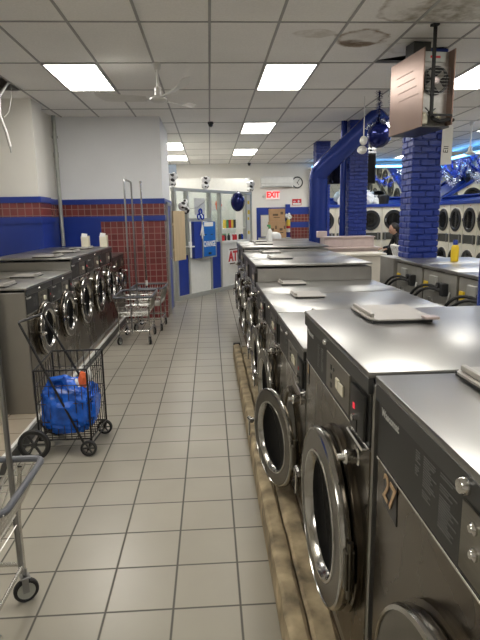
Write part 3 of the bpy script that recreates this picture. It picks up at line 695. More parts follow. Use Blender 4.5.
# ------------------------------------------------------------------ laundry trolleys
def caster(t,x,y,r=.056,rz=0):
    c=MB(Matrix.Translation((x,y,0))@Matrix.Rotation(rz,4,'Z'))
    c.tube([(0,0,r*2+.055),(0,0,r*2+.02)],.011,8); c.box(-.022,.022,-.022,.022,r*2+.008,r*2+.016,.002)
    c.box(-.020,-.016,-.012,.016,r*.9,r*2+.010); c.box(.016,.020,-.012,.016,r*.9,r*2+.010)
    o=c.build('caster','darktube',t)
    w=MB(Matrix.Translation((x,y,r))@Matrix.Rotation(rz,4,'Z')@Matrix.Rotation(PI/2,4,'Y'))
    w.lathe([(r*.72,-.012),(r*.93,-.014),(r,-.008),(r,.008),(r*.93,.014),(r*.72,.012)],24); w.build('tyre','rubber',o)
    w=MB(Matrix.Translation((x,y,r))@Matrix.Rotation(rz,4,'Z')@Matrix.Rotation(PI/2,4,'Y'))
    w.lathe([(0,-.016),(.012,-.016),(.014,-.008),(r*.70,-.010),(r*.73,-.012),(r*.73,.012),(r*.70,.010),(.014,.008),(.012,.016),(0,.016)],24); w.build('hub','frame',o)
def trolley(loc,rz,label,W=.42,L=.66,ov=.06,poles='U',basket=True,rackoff=0,rackx=0,crz=0.3,poleh=2.26,wires=13,baseh=.2,rackout=0):
    t=thing('laundry_trolley',label,'trolley',loc,rz,None)
    w,l=W/2,L/2
    for sx in (-1,1):
        for sy in (-1,1): caster(t,sx*w,sy*l,rz=crz*sx)
    f=MB(); z=.19
    f.tube([(-w,-l,z),(w,-l,z),(w,l,z),(-w,l,z)],.0115,8,closed=True)
    f.build('base_frame','tube',t)
    # posts up to basket
    for sx in (-1,1):
        for sy in (-1,1): MB().tube([(sx*w,sy*l,z-.03),(sx*w,sy*l,.42),(sx*(w+.02),sy*(l+.02),.66)],.010,8).build('upright','tube',t)
    # lower wire shelf
    s=MB(); zz=.405
    for k in range(15): y=-l+2*l*k/14; s.tube([(-w,y,zz+.05),(-w+.02,y,zz),(w-.02,y,zz),(w,y,zz+.05)],.0028,5)
    for k in range(8): x=-w+.02+(2*w-.04)*k/7; s.tube([(x,-l,zz+.04),(x,-l+.02,zz),(x,l-.02,zz),(x,l,zz+.04)],.0028,5)
    s.tube([(-w,-l,zz+.05),(w,-l,zz+.05),(w,l,zz+.05),(-w,l,zz+.05)],.006,6,closed=True)
    s.build('wire_shelf','wire',t)
    if basket:
        W2,L2=w+.055,l+ov; zt=.68; zb=.47; wb,lb=w+.005,l+.005
        b=MB()
        for k in range(wires):
            u=-1+2*k/(wires-1)
            for sy in (-1,1): b.tube([(u*wb,sy*lb,zb),(u*W2,sy*L2,zt)],.0032,5)
            b.tube([(u*wb,-lb,zb),(u*wb,lb,zb)],.0026,5)
        for k in range(int(wires*1.4)):
            u=-1+2*k/(int(wires*1.4)-1)
            for sx in (-1,1): b.tube([(sx*wb,u*lb,zb),(sx*W2,u*L2,zt)],.0032,5)
        for h in (.0,.33,.66):
            a=wb+(W2-wb)*h; c=lb+(L2-lb)*h; q=zb+(zt-zb)*h
            b.tube([(-a,-c,q),(a,-c,q),(a,c,q),(-a,c,q)],.0032,5,closed=True)
        b.build('basket','wire',t)
        MB().tube([(-W2,-L2,zt),(W2,-L2,zt),(W2,L2,zt),(-W2,L2,zt)],.015,10,closed=True,fillet=.05).build('bumper_rim','bumper',t)
    if poles=='U':
        MB().tube([(rackx,-l-rackout,.16),(rackx,-l-rackout,poleh),(rackx,l+rackout,poleh),(rackx,l+rackout,.16)],.0125,10,fillet=.06).build('hanging_rail','darktube',t)
        MB().tube([(rackx-w*0,-l-rackout,.19),(rackx,-l,.19)],.008,6).build('rail_bracket','darktube',t)
    elif poles=='I':
        MB().tube([(rackx,-l,.16),(rackx,-l,.9),(rackx-.02,-l,poleh)],.013,10).cyl((rackx-.02,-l,poleh),(rackx-.02,-l,poleh+.03),.02).build('pole','tube',t)
        MB().cyl((rackx,-l,.72),(rackx,-l,.80),.018).build('pole_clamp','fan',t)
    return t
trolley((-1.09,7.60,0),0,'wire laundry trolley with a tall hanging rail beside the left washers',rackx=-.03)
trolley((-.985,8.42,0),R(-3),'wire laundry trolley with a single pole, against the red tiled wall',poles='I',W=.40,L=.50)
nt_=trolley((-1.145,2.03,0),R(90),'wire laundry trolley with tall pole, nearest at the left edge',rackx=.16,W=.36,L=.50,ov=.115,poleh=1.95,wires=15,rackout=-.005,crz=.5)

# ------------------------------------------------------------------ blue shopping cart
sc=thing('shopping_cart','black folding wire shopping cart standing in the left aisle','shopping cart',(0,0,0))
nx0,nx1,fx0,fx1=-1.305,-.925,-1.275,-.885; ny,fy=3.75,4.12; zb,zt=.13,.665; ztf=.72
P=lambda sx,sy,z:Vector(((nx0+(fx0-nx0)*sy)*(1-sx)+(nx1+(fx1-nx1)*sy)*sx,ny+(fy-ny)*sy,z))
for sy in (0,1):
    for sx in (0,1):
        MB().tube([P(sx,sy,zb-.02 if sx else zb),P(sx,sy,zt+ (ztf-zt)*sy)],.0075,8).build('upright','blackwire',sc)
def zz_(sy,h): return zb+((zt+(ztf-zt)*sy)-zb)*h
for nm,h in (('top_rail',1.0),('bottom_rail',0.0)):
    MB().tube([P(0,0,zz_(0,h)),P(1,0,zz_(0,h)),P(1,1,zz_(1,h)),P(0,1,zz_(1,h))],.007,8,closed=True).build(nm,'blackwire',sc)
g=MB()
for k in range(1,8):
    s_=k/8
    for sy in (0,1): 
        if sy==1 or k%2==0 or True: g.tube([P(s_,sy,zb),P(s_,sy,zz_(sy,1 if sy else .78))],.0030,5)
for k in range(1,8):
    s_=k/8
    for sx in (0,1): g.tube([P(sx,s_,zb),P(sx,s_,zz_(s_,.95))],.0030,5)
    g.tube([P(0,s_,zb),P(1,s_,zb)],.0030,5)
for h in (.26,.52,.78):
    g.tube([P(0,0,zz_(0,h)),P(1,0,zz_(0,h)),P(1,1,zz_(1,h)),P(0,1,zz_(1,h))],.0034,5,closed=True)
g.build('wire_basket','blackwire',sc)
MB().tube([(-.975,3.735,.09),(-1.37,3.735,1.03),(-1.325,4.13,1.02),(-1.00,4.13,.36)],.009,8,fillet=.015).build('handle','blackwire',sc)
def wheel(c,r,wd,name):
    m=Matrix.Translation(c)@Matrix.Rotation(PI/2,4,'X')
    w=MB(m).lathe([(r*.78,-wd),(r*.95,-wd),(r,-wd*.5),(r,wd*.5),(r*.95,wd),(r*.78,wd)],32).build(name,'rubber',sc)
    q=MB(m); q.lathe([(0,-wd*1.1),(r*.18,-wd*1.1),(r*.2,-wd*.4),(r*.2,wd*.4),(r*.18,wd*1.1),(0,wd*1.1)],18); q.lathe([(r*.80,-wd*.8),(r*.70,-wd*.8),(r*.70,wd*.8),(r*.80,wd*.8),(r*.8,-wd*.8)],28)
    for k in range(6): q.box(r*.15,r*.75,-r*.06,r*.06,-wd*.5,wd*.5,mat=Matrix.Rotation(k*PI/3,4,'Z'))
    q.build('wheel_hub','rim',w)
wheel((-1.33,3.70,.118),.118,.014,'rear_wheel'); wheel((-1.31,4.17,.118),.118,.014,'rear_wheel')
wheel((-.945,3.73,.062),.060,.016,'front_wheel'); wheel((-.905,4.14,.062),.060,.016,'front_wheel')
MB().tube([(-1.33,3.69,.118),(-1.31,4.18,.118)],.006,8).tube([(-.945,3.71,.062),(-.905,4.16,.062)],.006,8).tube([(-.945,3.75,.06),(-.93,3.75,.13)],.008,6).tube([(-.905,4.12,.06),(-.89,4.12,.13)],.008,6).tube([(-1.33,3.73,.118),(-1.31,3.76,.15)],.008,6).tube([(-1.31,4.14,.118),(-1.28,4.12,.15)],.008,6).build('axle','blackwire',sc)
# the stuffed bag inside
bg=thing('laundry_bag','crinkled bright blue laundry bag stuffed inside the black cart','bag',(-1.10,3.93,.14))
b=MB(); rnd=random.Random(3)
q=bmesh.ops.create_icosphere(b.bm,subdivisions=5,radius=1)['verts']
from mathutils import noise
for v in q:
    n=v.co.normalized(); 
    ex=abs(n.x)**.55*(1 if n.x>0 else -1); ey=abs(n.y)**.55*(1 if n.y>0 else -1); ez=abs(n.z)**.6*(1 if n.z>0 else -1)
    d_=1+.10*noise.noise(n*2.3)+.08*noise.noise(n*6)+.05*abs(noise.noise(n*11))
    hz=.19+(.05*(-n.x) if n.z>0 else 0)
    v.co=Vector((ex*.195*d_,ey*.190*d_,.205+ez*hz*d_*(1+.10*noise.noise(n*3+Vector((3,1,2))))))
    if v.co.z<.004: v.co.z=.004
for f in b.bm.faces: f.smooth=True
b.build('bag_body','bag',bg)
hm=MB(); hm.tube([(-.12,-.10,.34),(-.10,-.13,.44),(-.02,-.13,.45),(.0,-.10,.37)],[.02,.028,.028,.02],8); hm.sphere((-.08,-.05,.40),.06,(1.2,1,.7)); hm.build('bag_handle','bag',bg)
cl=thing('laundry_bundle','white and orange cloth poking out of the blue bag','cloth',(-1.02,3.90,.50))
for nm,mt,c,s_,sd in (('white_cloth','paper',(0,0,.0),(.065,.055,.055),1),('orange_cloth','orange',(.035,-.03,.05),(.03,.03,.07),2),('orange_cloth','orange',(-.05,-.045,.0),(.045,.02,.025),3),('white_cloth','paper',(.075,-.01,.085),(.025,.03,.055),4)):
    b=MB(); q=bmesh.ops.create_icosphere(b.bm,subdivisions=3,radius=1)['verts']
    for v in q:
        n=v.co.normalized(); d_=1+.3*noise.noise(n*2+Vector((sd,sd,0)))+.12*noise.noise(n*6); v.co=Vector((c[0]+n.x*s_[0]*d_,c[1]+n.y*s_[1]*d_,c[2]+n.z*s_[2]*d_))
    for f in b.bm.faces: f.smooth=True
    b.build(nm,mt,cl)

# ------------------------------------------------------------------ attendant booth (slanting counter)
P0=Vector((-.676,11.17,0)); ang=math.atan2(13.23-11.17,.726+.676)
bo=thing('attendant_booth','grey framed attendant booth with window and blue panels at the aisle end','booth',P0,ang)
def bx(*a,**k): return MB().box(*a,**k)
# local: X along counter, Y back into the booth (away from the aisle)
for xx in (-.02,.40,1.26,1.68,2.86,3.12):
    bx(xx-.032,xx+.032,0,.09,0,2.31,.004).build('post','frame',bo)
bx(-.06,3.16,0,.10,2.29,2.36,.004).build('top_rail','frame',bo)
bx(.43,1.23,.0,.08,1.66,1.73,.003).build('cross_rail','frame',bo)
bx(1.71,2.83,-.04,.14,1.13,1.19,.004).build('counter_ledge','booth',bo)
bx(1.71,2.83,.02,.30,1.46,1.48).build('display_shelf','booth',bo)
bx(-.05,3.16,-.01,.1,0,.10,.003).build('kick_rail','frame',bo)
bx(.43,1.23,.02,.06,.10,.86).build('panel','booth',bo)
bx(.02,.37,.02,.06,.10,.95).build('blue_panel','blue',bo); bx(.02,.37,.03,.05,.95,2.29).build('pane','glass',bo)
bx(1.29,1.65,.02,.06,.10,1.18).build('blue_panel','blue',bo); bx(1.29,1.65,.03,.05,1.18,2.29).build('pane','glass',bo)
bx(1.71,2.83,.02,.06,.10,1.13).build('panel','booth',bo)
bx(2.89,3.09,.02,.06,.10,2.29).build('panel','booth',bo)
bx(.43,1.23,.03,.05,1.73,2.29).build('pane','glass',bo)
bx(1.71,2.83,.30,.31,1.19,2.29).build('pane','glass',bo)
bx(.44,1.22,-.01,.03,.86,.89).build('sill','frame',bo)
st=MB()
for (x,z,s_) in ((3.0,2.10,.04),(3.01,1.86,.05),(2.99,1.70,.035),(3.0,1.35,.04)): st.box(x-s_,x+s_,.012,.02,z-s_,z+s_)
st.build('sticker','posteryel',bo)
def LB(x,y,z): return P0+Matrix.Rotation(ang,3,'Z')@Vector((x,y,z))
# change machine
cm=thing('change_machine','bright blue change machine set into the booth front','change machine',LB(.43,-.115,.89),ang)
bx(.30,.80,-.02,.10,0,.76,.006).build('cabinet','posterblue',cm)
bx(.01,.29,.0,.08,-.02,.77,.004).build('side_panel','blue',cm)
bx(.285,.305,-.03,.06,-.02,.78).box(.795,.815,-.03,.06,-.02,.78).box(.28,.82,-.03,.06,-.03,-.01).build('frame','frame',cm)
text('lettering','CHANGE',.17,'white',cm,T_south(.55,-.024,.27),extr=.002,sx=.66,bold=.004)
bx(.36,.44,-.028,-.02,.47,.49).box(.60,.68,-.028,-.02,.47,.49).box(.50,.60,-.035,-.02,.04,.09,.004).build('slot','dark',cm)
bx(.36,.70,-.026,-.02,.66,.75).build('notice','paper',cm)
rb=MB()
for k,(dx,dz) in enumerate(((-.06,-.25),(.02,-.30),(.09,-.24),(-.02,-.12))): rb.box(-.015,.015,-.034-.004*k,-.030-.004*k,dz,0,mat=Matrix.Translation((.27,0,.70))@Matrix.Rotation(math.atan2(dx,-dz),4,'Y'))
rb.build('ribbon','paper',cm)
# ATM sign
at=thing('atm_sign','white and red ATM sign on the booth panel by the washers','sign',LB(1.98,.005,.60),ang)
bx(0,.66,0,.012,0,.40,.003).build('board','paper',at)
text('lettering','ATM',.34,'red',at,T_south(.33,-.004,.19),extr=.003,sx=.92,bold=.012)
bx(.05,.60,-.003,0,.355,.385).box(.05,.30,-.003,0,.012,.04).build('small_print','cardtape',at)
# window dressing: things on the shelves
items=[(1.85,'red'),(1.93,'dark'),(2.10,'dark'),(2.20,'white'),(2.30,'red'),(2.42,'red'),(2.62,'dark'),(2.72,'bluefoil')]
for k,(x,mt) in enumerate(items):
    nmw={'red':'red','dark':'black','white':'white','bluefoil':'blue'}[mt]; posn=['far left','left of the black pair','middle','beside the red pair','left of the red pair','right of the red pair','nearly rightmost','rightmost'][k]
    b=thing('soap_bottle','small %s soap bottle on the booth counter ledge, %s'%(nmw,posn),'bottle',LB(x,.06,1.19),ang,'bottles on the booth ledge')
    MB().lathe([(0,0),(.034,0),(.036,.01),(.036,.10),(.022,.13),(.016,.135)],14).build('body',mt,b); MB().lathe([(.018,.133),(.018,.165),(0,.168)],12).build('cap','green' if k<3 else 'white',b)
snacks=[(2.05,'posteryel','yellow packet, left'),(2.16,'green','green packet'),(2.28,'red','red packet in the middle'),(2.38,'posteryel','yellow packet, right'),(2.50,'dark','black packet')]
for k,(x,mt,lb) in enumerate(snacks):
    b=MB(Matrix.Translation(LB(x,.14,1.48))@Matrix.Rotation(ang,4,'Z')); b.prism([(-.045,0),(.045,0),(.05,.02),(.046,.18),(.05,.20),(-.05,.20),(-.046,.18),(-.05,.02)],-.015,.015,Matrix.Rotation(PI/2,4,'X'))
    tag(b.build('snack_packet',mt),'small %s propped on the booth display shelf'%lb,'packet','packets on the booth display shelf')
wr=[(1.90,2.02,'orange','round orange and green wreath left of the hanging navy balloon'),(2.70,2.06,'green','round green wreath right of the hanging navy balloon')]
for x,z,mt,lb in wr:
    b=MB(Matrix.Translation(LB(x,.20,z))@Matrix.Rotation(ang,4,'Z')@Matrix.Rotation(PI/2,4,'X')); rnd=random.Random(x)
    for k in range(90):
        a=rnd.uniform(0,2*PI); rr=.085+rnd.uniform(-.035,.035); b.box(-.016,.016,-.006,.006,-.015,.015,mat=Matrix.Translation((rr*math.cos(a),rr*math.sin(a),rnd.uniform(-.02,.02)))@Matrix.Rotation(rnd.uniform(0,6),4,'Z')@Matrix.Rotation(rnd.uniform(-1,1),4,'X'))
    tag(b.build('wreath',mt),lb,'wreath')
po=MB(Matrix.Translation(LB(.86,.022,1.90))@Matrix.Rotation(ang,4,'Z')); po.box(-.20,.20,-.003,.003,-.10,.26); tag(po.build('wall_poster','greypaper'),'grey printed poster on the booth glass above the change machine','poster')
tw=thing('tinsel_bow','blue and silver tinsel bow on the booth glass above the change machine','decoration',LB(.84,-.01,1.80),ang)
b=MB()
for a in (90,210,330): 
    c=Vector((.075*math.cos(R(a)),0,.075*math.sin(R(a)))); b.tube([c+Vector((.055*math.cos(t*PI/5),0,.055*math.sin(t*PI/5))) for t in range(10)],.016,6,closed=True)
b.build('loop','bluefoil',tw); MB().sphere((0,-.01,0),.03).build('knot','silver',tw)
# navy balloon and football balloons on the booth
def balloon(loc,label,r=.13,mt='navy',sc=(1,1,1.35),name='balloon',string=.1):
    t=thing(name,label,'balloon',loc); MB().sphere((0,0,0),r,sc).build('envelope',mt,t)
    MB().cyl((0,0,r*sc[2]-.005),(0,0,r*sc[2]+.03),.012,.004).build('knot',mt,t)
    MB().tube([(0,0,r*sc[2]+.02),(0,0,r*sc[2]+string)],.003,5).build('string','white',t); return t
p=LB(2.25,-.12,2.10); balloon(p,'shiny navy foil balloon hanging at the booth window',r=.17)
for x,z,lb in ((-.05,2.36,'black and white football balloons on the left end of the booth rail'),(1.14,2.36,'black and white football balloons on the middle of the booth rail'),(3.16,2.36,'black and white football balloons on the right end of the booth rail'),):
    t=thing('balloon_cluster',lb,'balloon',LB(x,.05,z),ang)
    for c,r in (((0,0,.09),.085),((.05,-.02,.22),.075),((-.05,0,.21),.06)): MB().sphere(c,r).build('balloon','football',t)
t=thing('balloon_cluster','black and white football balloons above the tan board','balloon',LB(.10,-.08,1.90),ang)
for c,r in (((0,0,.09),.09),((.09,-.02,.0),.08),((.10,0,.17),.06)): MB().sphere(c,r).build('balloon','football',t)
# tan board on the end of the partition
tag(MB(Matrix.Translation((-.72,10.5,.90))@Matrix.Rotation(R(66),4,'Z')).box(0,.50,-.018,.018,0,.98,.004).box(-.05,.02,-.01,.01,.2,.25).box(-.05,.02,-.01,.01,.7,.75).build('tan_board','plywood'),'tan wooden board hanging between the blue door and the booth','board')
tag(MB(Matrix.Translation(LB(.30,-.10,1.12))@Matrix.Rotation(ang,4,'Z')).box(-.09,.09,-.06,.06,0,.03,.008).box(-.05,.05,-.02,.02,.03,.12,.01).box(-.04,.04,.05,.10,.0,.03).build('card_reader','white'),'small white holder with a black top fixed beside the change machine','holder')
# booth interior back counter seen through the glass
struct(MB().box(-1.24,1.08,14.35,14.45,0,2.75),'wall_booth_inner','booth')
# string of lights / cable
tag(MB().tube([LB(.44,-.01,1.93),LB(.7,-.012,1.95),LB(1.0,-.012,2.08),LB(1.25,-.01,2.29)],.006,6).build('cable','darktube'),'thin grey cable sagging across the booth glass','cable')

# ------------------------------------------------------------------ back wall items
ms=thing('wall_air_conditioner','long white split air conditioner high on the back wall','air conditioner',(1.66,17.30,2.66))
b=MB(); b.prism([(0,0),(-.17,0),(-.21,.05),(-.22,.13),(-.20,.30),(-.17,.335),(0,.335)],0,1.03,Matrix(((0,0,1,0),(1,0,0,0),(0,1,0,0),(0,0,0,1)))); b.build('casing','white',ms)
MB().box(.04,.99,-.205,-.17,-.005,.03,.006).build('air_outlet','frame',ms); MB().box(0,1.03,-.223,-.214,.11,.118).build('seam','frame',ms)
ck=thing('wall_clock','round black-rimmed clock beside the split air conditioner','clock',(2.84,17.28,2.80))
MBx=Matrix.Rotation(PI/2,4,'X')
MB(MBx).lathe([(.145,0),(.18,.0),(.185,.02),(.17,.04),(.145,.035)],36).build('rim','dark',ck); MB(MBx).lathe([(.15,.012),(0,.012)],36).build('face','clockface',ck)
MB().box(-.008,.008,-.022,-.018,-.02,.12,mat=Matrix.Rotation(R(35),4,'Y')).box(-.008,.008,-.022,-.018,-.02,.09,mat=Matrix.Rotation(R(150),4,'Y')).build('hand','dark',ck)
ex=thing('exit_sign','white exit sign with red letters on the back wall','exit sign',(2.055,17.26,2.28))
bx(-.215,.215,-.03,.04,0,.28,.01).build('housing','exitw',ex); text('lettering','EXIT',.25,'exitr',ex,T_south(0,-.034,.14),extr=.003,sx=.82,bold=.010)
tag(MB(Matrix.Translation((1.76,17.28,2.40))@MBx).lathe([(0,.04),(.035,.04),(.05,.0)],16).build('smoke_detector','white'),'small round white alarm left of the exit sign','alarm')
rs=thing('wall_sign','small red and white notice above the blue band','sign',(2.68,17.28,2.085)); bx(0,.30,-.01,.0,0,.20,.002).build('board','red',rs)
bx(.02,.28,-.013,-.01,.012,.075).box(.04,.11,-.013,-.01,.11,.135).box(.19,.22,-.013,-.01,.09,.17).box(.17,.25,-.013,-.01,.12,.14).build('print','paper',rs)
MB().prism([(.03,.122),(.075,.09),(.075,.155)],0,.003,Matrix.Translation((0,-.010,0))@MBx).build('arrow','paper',rs)
# shelf with cartons at the back
sh=thing('storage_rack','low steel rack carrying cardboard boxes at the back wall','rack',(1.55,16.55,0))
bx(0,1.0,0,.55,1.05,1.08,.004).box(0,1.0,0,.55,.45,.48,.004).build('shelf','frame',sh)
for a in (0,1):
    for c in (0,1): bx(.0+.96*a,.04+.96*a,.0+.51*c,.04+.51*c,0,1.05).build('leg','frame',sh)
def cardbox(x0,x1,z0,z1,y0,y1,label):
    t=thing('cardboard_box',label,'cardboard box',((x0+x1)/2,(y0+y1)/2,z0),0,'cardboard boxes at the back')
    w,d_,h=(x1-x0)/2,(y1-y0)/2,z1-z0
    MB().box(-w,w,-d_,d_,0,h,.006).build('carton','card',t); MB().box(-w-.001,w+.001,-.025,.025,h-.05,h+.002).build('tape','plywood',t)
    MB().box(-w*.6,w*.1,-d_-.002,-d_,h*.45,h*.6).box(-w*.5,w*.3,-d_-.002,-d_,h*.3,h*.36).box(w*.4,w*.75,-d_-.002,-d_,h*.55,h*.75).build('print','cardtape',t)
cardbox(1.86,2.13,1.08,1.58,16.65,17.0,'lower left cardboard box of the stack under the exit sign')
cardbox(2.135,2.40,1.08,1.58,16.65,17.0,'lower right cardboard box of the stack under the exit sign')
cardbox(1.88,2.36,1.582,1.98,16.65,17.0,'wide cardboard box on top of the stack under the exit sign')
tk=thing('storage_tub','white domed tub in front of the cardboard boxes','tub',(1.80,15.0,0))
bx(-.25,.25,-.2,.2,0,1.10,.02).build('body','label',tk); MB().lathe([(.22,1.10),(.22,1.2),(.18,1.28),(.08,1.31),(0,1.315)],24).build('lid','paper',tk)
wb=thing('spray_bottle','white spray bottle standing on the far end of the right washers','bottle',(.98,8.70,1.337))
MB().lathe([(0,0),(.04,0),(.042,.01),(.042,.16),(.016,.21)],18).build('body','white',wb); MB().lathe([(.018,.205),(.018,.24),(.012,.25),(0,.25)],12).box(-.045,.015,-.012,.012,.24,.27,.004).build('nozzle','green',wb)
# fire extinguisher with bow
fe=thing('wall_decoration','white cloth bow over a yellow bottle on the blue corner strip','decoration',(2.53,17.11,1.24))
MB().lathe([(0,0),(.06,0),(.065,.01),(.065,.12)],16).build('base','white',fe); MB().lathe([(.066,.12),(.066,.20)],16).build('band','red',fe); MB().lathe([(.065,.20),(.065,.36),(.03,.42),(0,.42)],16).build('body','posteryel',fe)
b=MB(); rnd=random.Random(2)
for k in range(26): a=rnd.uniform(0,2*PI); q=rnd.uniform(.03,.10); b.sphere((q*math.cos(a),rnd.uniform(-.04,.02),.50+q*.8*math.sin(a)),rnd.uniform(.025,.045),u=8,v=6)
b.build('bow','paper',fe)
# far washers with hoses in front of the back wall
def far_back(x,lb):
    t=thing('washing_machine',lb,'washing machine',(x,12.6,0),0,'far washers seen from behind')
    bx(0,.62,0,.8,0,1.16,.006).build('cabinet','backgrey',t); bx(-.005,.625,-.01,.81,1.16,1.18,.003).build('top_panel','top',t)
    bx(.06,.26,-.012,0,.88,1.08).build('cover','frame',t); bx(.33,.5,-.012,0,.92,1.06).build('sticker','label',t)
    for k in range(2):
        MB().tube([(.12+.2*k,-.02,.98),(.14+.2*k,-.09,1.02),(.22+.2*k,-.12,.90),(.26+.2*k,-.12,.5),(.26+.2*k,-.1,.1)],.02,8).build('hose','rubber',t)
for x,lb in ((1.22,'far rear-facing washer left of the two under the wall boxes'),(1.86,'far rear-facing washer just left of the vertical blue duct')): far_back(x,lb)

# ------------------------------------------------------------------ pale counters in the middle distance
ft=thing('folding_table','cream laminate folding counter below the middle brick pillar','table',(1.72,7.42,0))
bx(0,.76,0,.40,.0,1.16,.006).build('cabinet','creamtop',ft); bx(-.03,.79,-.02,.42,1.16,1.20,.008).build('worktop','creamtop',ft)
t2=thing('steel_counter','pinkish steel counter with raised back in front of the brick pillar','counter',(1.74,7.90,0))
bx(0,.80,0,.45,0,1.24,.006).build('cabinet','pink',t2); bx(-.03,.83,-.03,.47,1.24,1.262,.004).build('worktop','pink',t2); bx(.0,.78,.15,.45,1.262,1.40,.006).build('raised_back','pink',t2); bx(-.01,.79,.13,.46,1.40,1.418,.003).build('raised_top','pink',t2); bx(-.06,.08,.30,.45,1.40,1.50,.006).build('end_block','pink',t2)
t3=thing('side_table','plain pale table behind the rear-facing washers','table',(2.62,7.2,0))
bx(0,.7,0,.6,1.10,1.13,.004).build('tabletop','creamtop',t3)
for a in (0,1):
    for c in (0,1): bx(.02+.62*a,.06+.62*a,.02+.52*c,.06+.52*c,0,1.10).build('leg','frame',t3)
lb_=thing('laundry_basket','white rimmed basket heaped with black clothes beside the near pillar','basket',(2.80,7.45,1.13))
b=MB()
for z,w in ((.17,.17),(.0,.13)): b.tube([(-w,-w,z),(w,-w,z),(w,w,z),(-w,w,z)],.012,8,closed=True,fillet=.04)
for k in range(7):
    u=-1+k/3
    for s_ in (-1,1): b.tube([(u*.13,s_*.13,0),(u*.17,s_*.17,.17)],.006,5); b.tube([(s_*.13,u*.13,0),(s_*.17,u*.17,.17)],.006,5)
b.build('basket','white',lb_)
cx_=thing('clothes_pile','heap of black clothes in the white rimmed basket','clothes',(2.80,7.45,1.14)); b=MB(); q=bmesh.ops.create_icosphere(b.bm,subdivisions=4,radius=1)['verts']
for v in q:
    n=v.co.normalized(); d_=1+.25*noise.noise(n*2.5)+.1*noise.noise(n*7); v.co=Vector((n.x*.125*d_,n.y*.125*d_,.13+n.z*.11*d_))
for f in b.bm.faces: f.smooth=True
b.build('clothes','cloth',cx_)

# ------------------------------------------------------------------ stacked dryers
def make_dryer(w):
    t=thing('stacked_dryer','x','dryer')
    dp=.66
    MB().box(.0,dp,.005,w-.005,0,1.98,.006).build('cabinet','cream',t)
    MB().box(-.010,0,.03,w-.03,.97,1.19,.004).build('control_strip','strip',t)
    for zc in (.50,1.575):
        MB().lathe([(.33,0),(.33,.010),(.315,.016),(.30,.012)],36,ring_mtx(w/2,zc)).build('door_collar','cream',t)
        dr=MB().lathe([(.312,.0),(.312,.030),(.30,.042),(.235,.040),(.225,.030)],36,ring_mtx(w/2,zc,-.002)).build('door','dark',t)
        MB().lathe([(.235,.028),(.15,.020),(0,.016)],32,ring_mtx(w/2,zc,-.002)).build('door_glass','dryerglass',dr)
        MB().box(-.07,-.035,w/2+.24,w/2+.29,zc-.05,zc+.05,.006).build('door_handle','chrome',dr)
    for yy in (.10,w-.14): MB().box(-.030,-.010,yy,yy+.05,.955,1.205,.004).build('coin_meter','darktube',t)
    MB().lathe([(0,.01),(.012,.009),(.013,0)],12,ring_mtx(w/2,1.93)).build('lamp','red',t)
    return t
pr_=make_dryer(.75)
names=['first','second','third','fourth','fifth','sixth','seventh','eighth']
for k in range(8):
    o=pr_ if k==0 else copy_tree(pr_)
    o.location=(6.62,15.20-.765*k,0); o['label']='cream stacked dryer on the right wall, %s from the back corner'%names[k]; o['category']='dryer'; o['group']='stacked dryers'
for k in range(4):
    o=copy_tree(pr_); o.rotation_euler=(0,0,PI/2); o.scale=(1,.735/.75,1)
    o.location=(6.16-.735*k,16.60,0)     # local X -> +Y
    o.rotation_euler=(0,0,PI/2); o['label']='cream stacked dryer on the back wall, %s from the right corner'%names[k]; o['category']='dryer'; o['group']='stacked dryers'
# trim and tilted mirrors above the dryers
struct(MB().box(6.58,6.64,8.0,16.62,1.98,2.07,.004),'trim_32','blue')
struct(MB().box(3.20,6.62,16.56,16.62,1.98,2.07,.004),'trim_33','blue')
struct(MB().box(6.62,7.4,8.0,16.62,1.985,2.0),'trim_34','blue'); struct(MB().box(3.2,7.4,16.60,17.3,1.985,2.0),'trim_35','blue')
def slant_mirror(name,label,pts):
    b=MB(); n=(Vector(pts[1])-Vector(pts[0])).cross(Vector(pts[3])-Vector(pts[0])).normalized()*.006
    a=[b.bm.verts.new(Vector(p)+n) for p in pts]; c=[b.bm.verts.new(Vector(p)-n) for p in pts]
    b.bm.faces.new(a); b.bm.faces.new(c[::-1])
    for i in range(4): b.bm.faces.new((a[i],c[i],c[(i+1)%4],a[(i+1)%4]))
    return tag(b.build(name,'mirror'),label,'mirror')
slant_mirror('wall_mirror','long tilted mirror above the dryers on the right wall',[(7.02,8.0,2.02),(7.02,17.05,2.02),(6.72,17.05,3.17),(6.72,8.0,3.17)])
slant_mirror('wall_mirror','tilted mirror above the dryers on the back wall',[(3.2,17.10,2.02),(7.1,17.10,2.02),(6.8,16.81,3.17),(3.2,16.81,3.17)])
struct(MB().box(6.66,7.4,8.0,17.3,3.18,3.24),'trim_36','wall'); struct(MB().box(3.2,7.4,16.70,17.3,3.181,3.241),'trim_37','wall')
tag(MB().box(6.61,6.66,8.0,16.6,3.195,3.245,.004).build('light_strip','led'),'glowing blue light strip above the right wall mirror','light strip')
tag(MB().box(3.2,6.58,16.65,16.70,3.195,3.245,.004).build('light_strip','led'),'glowing blue light strip above the back wall mirror','light strip')
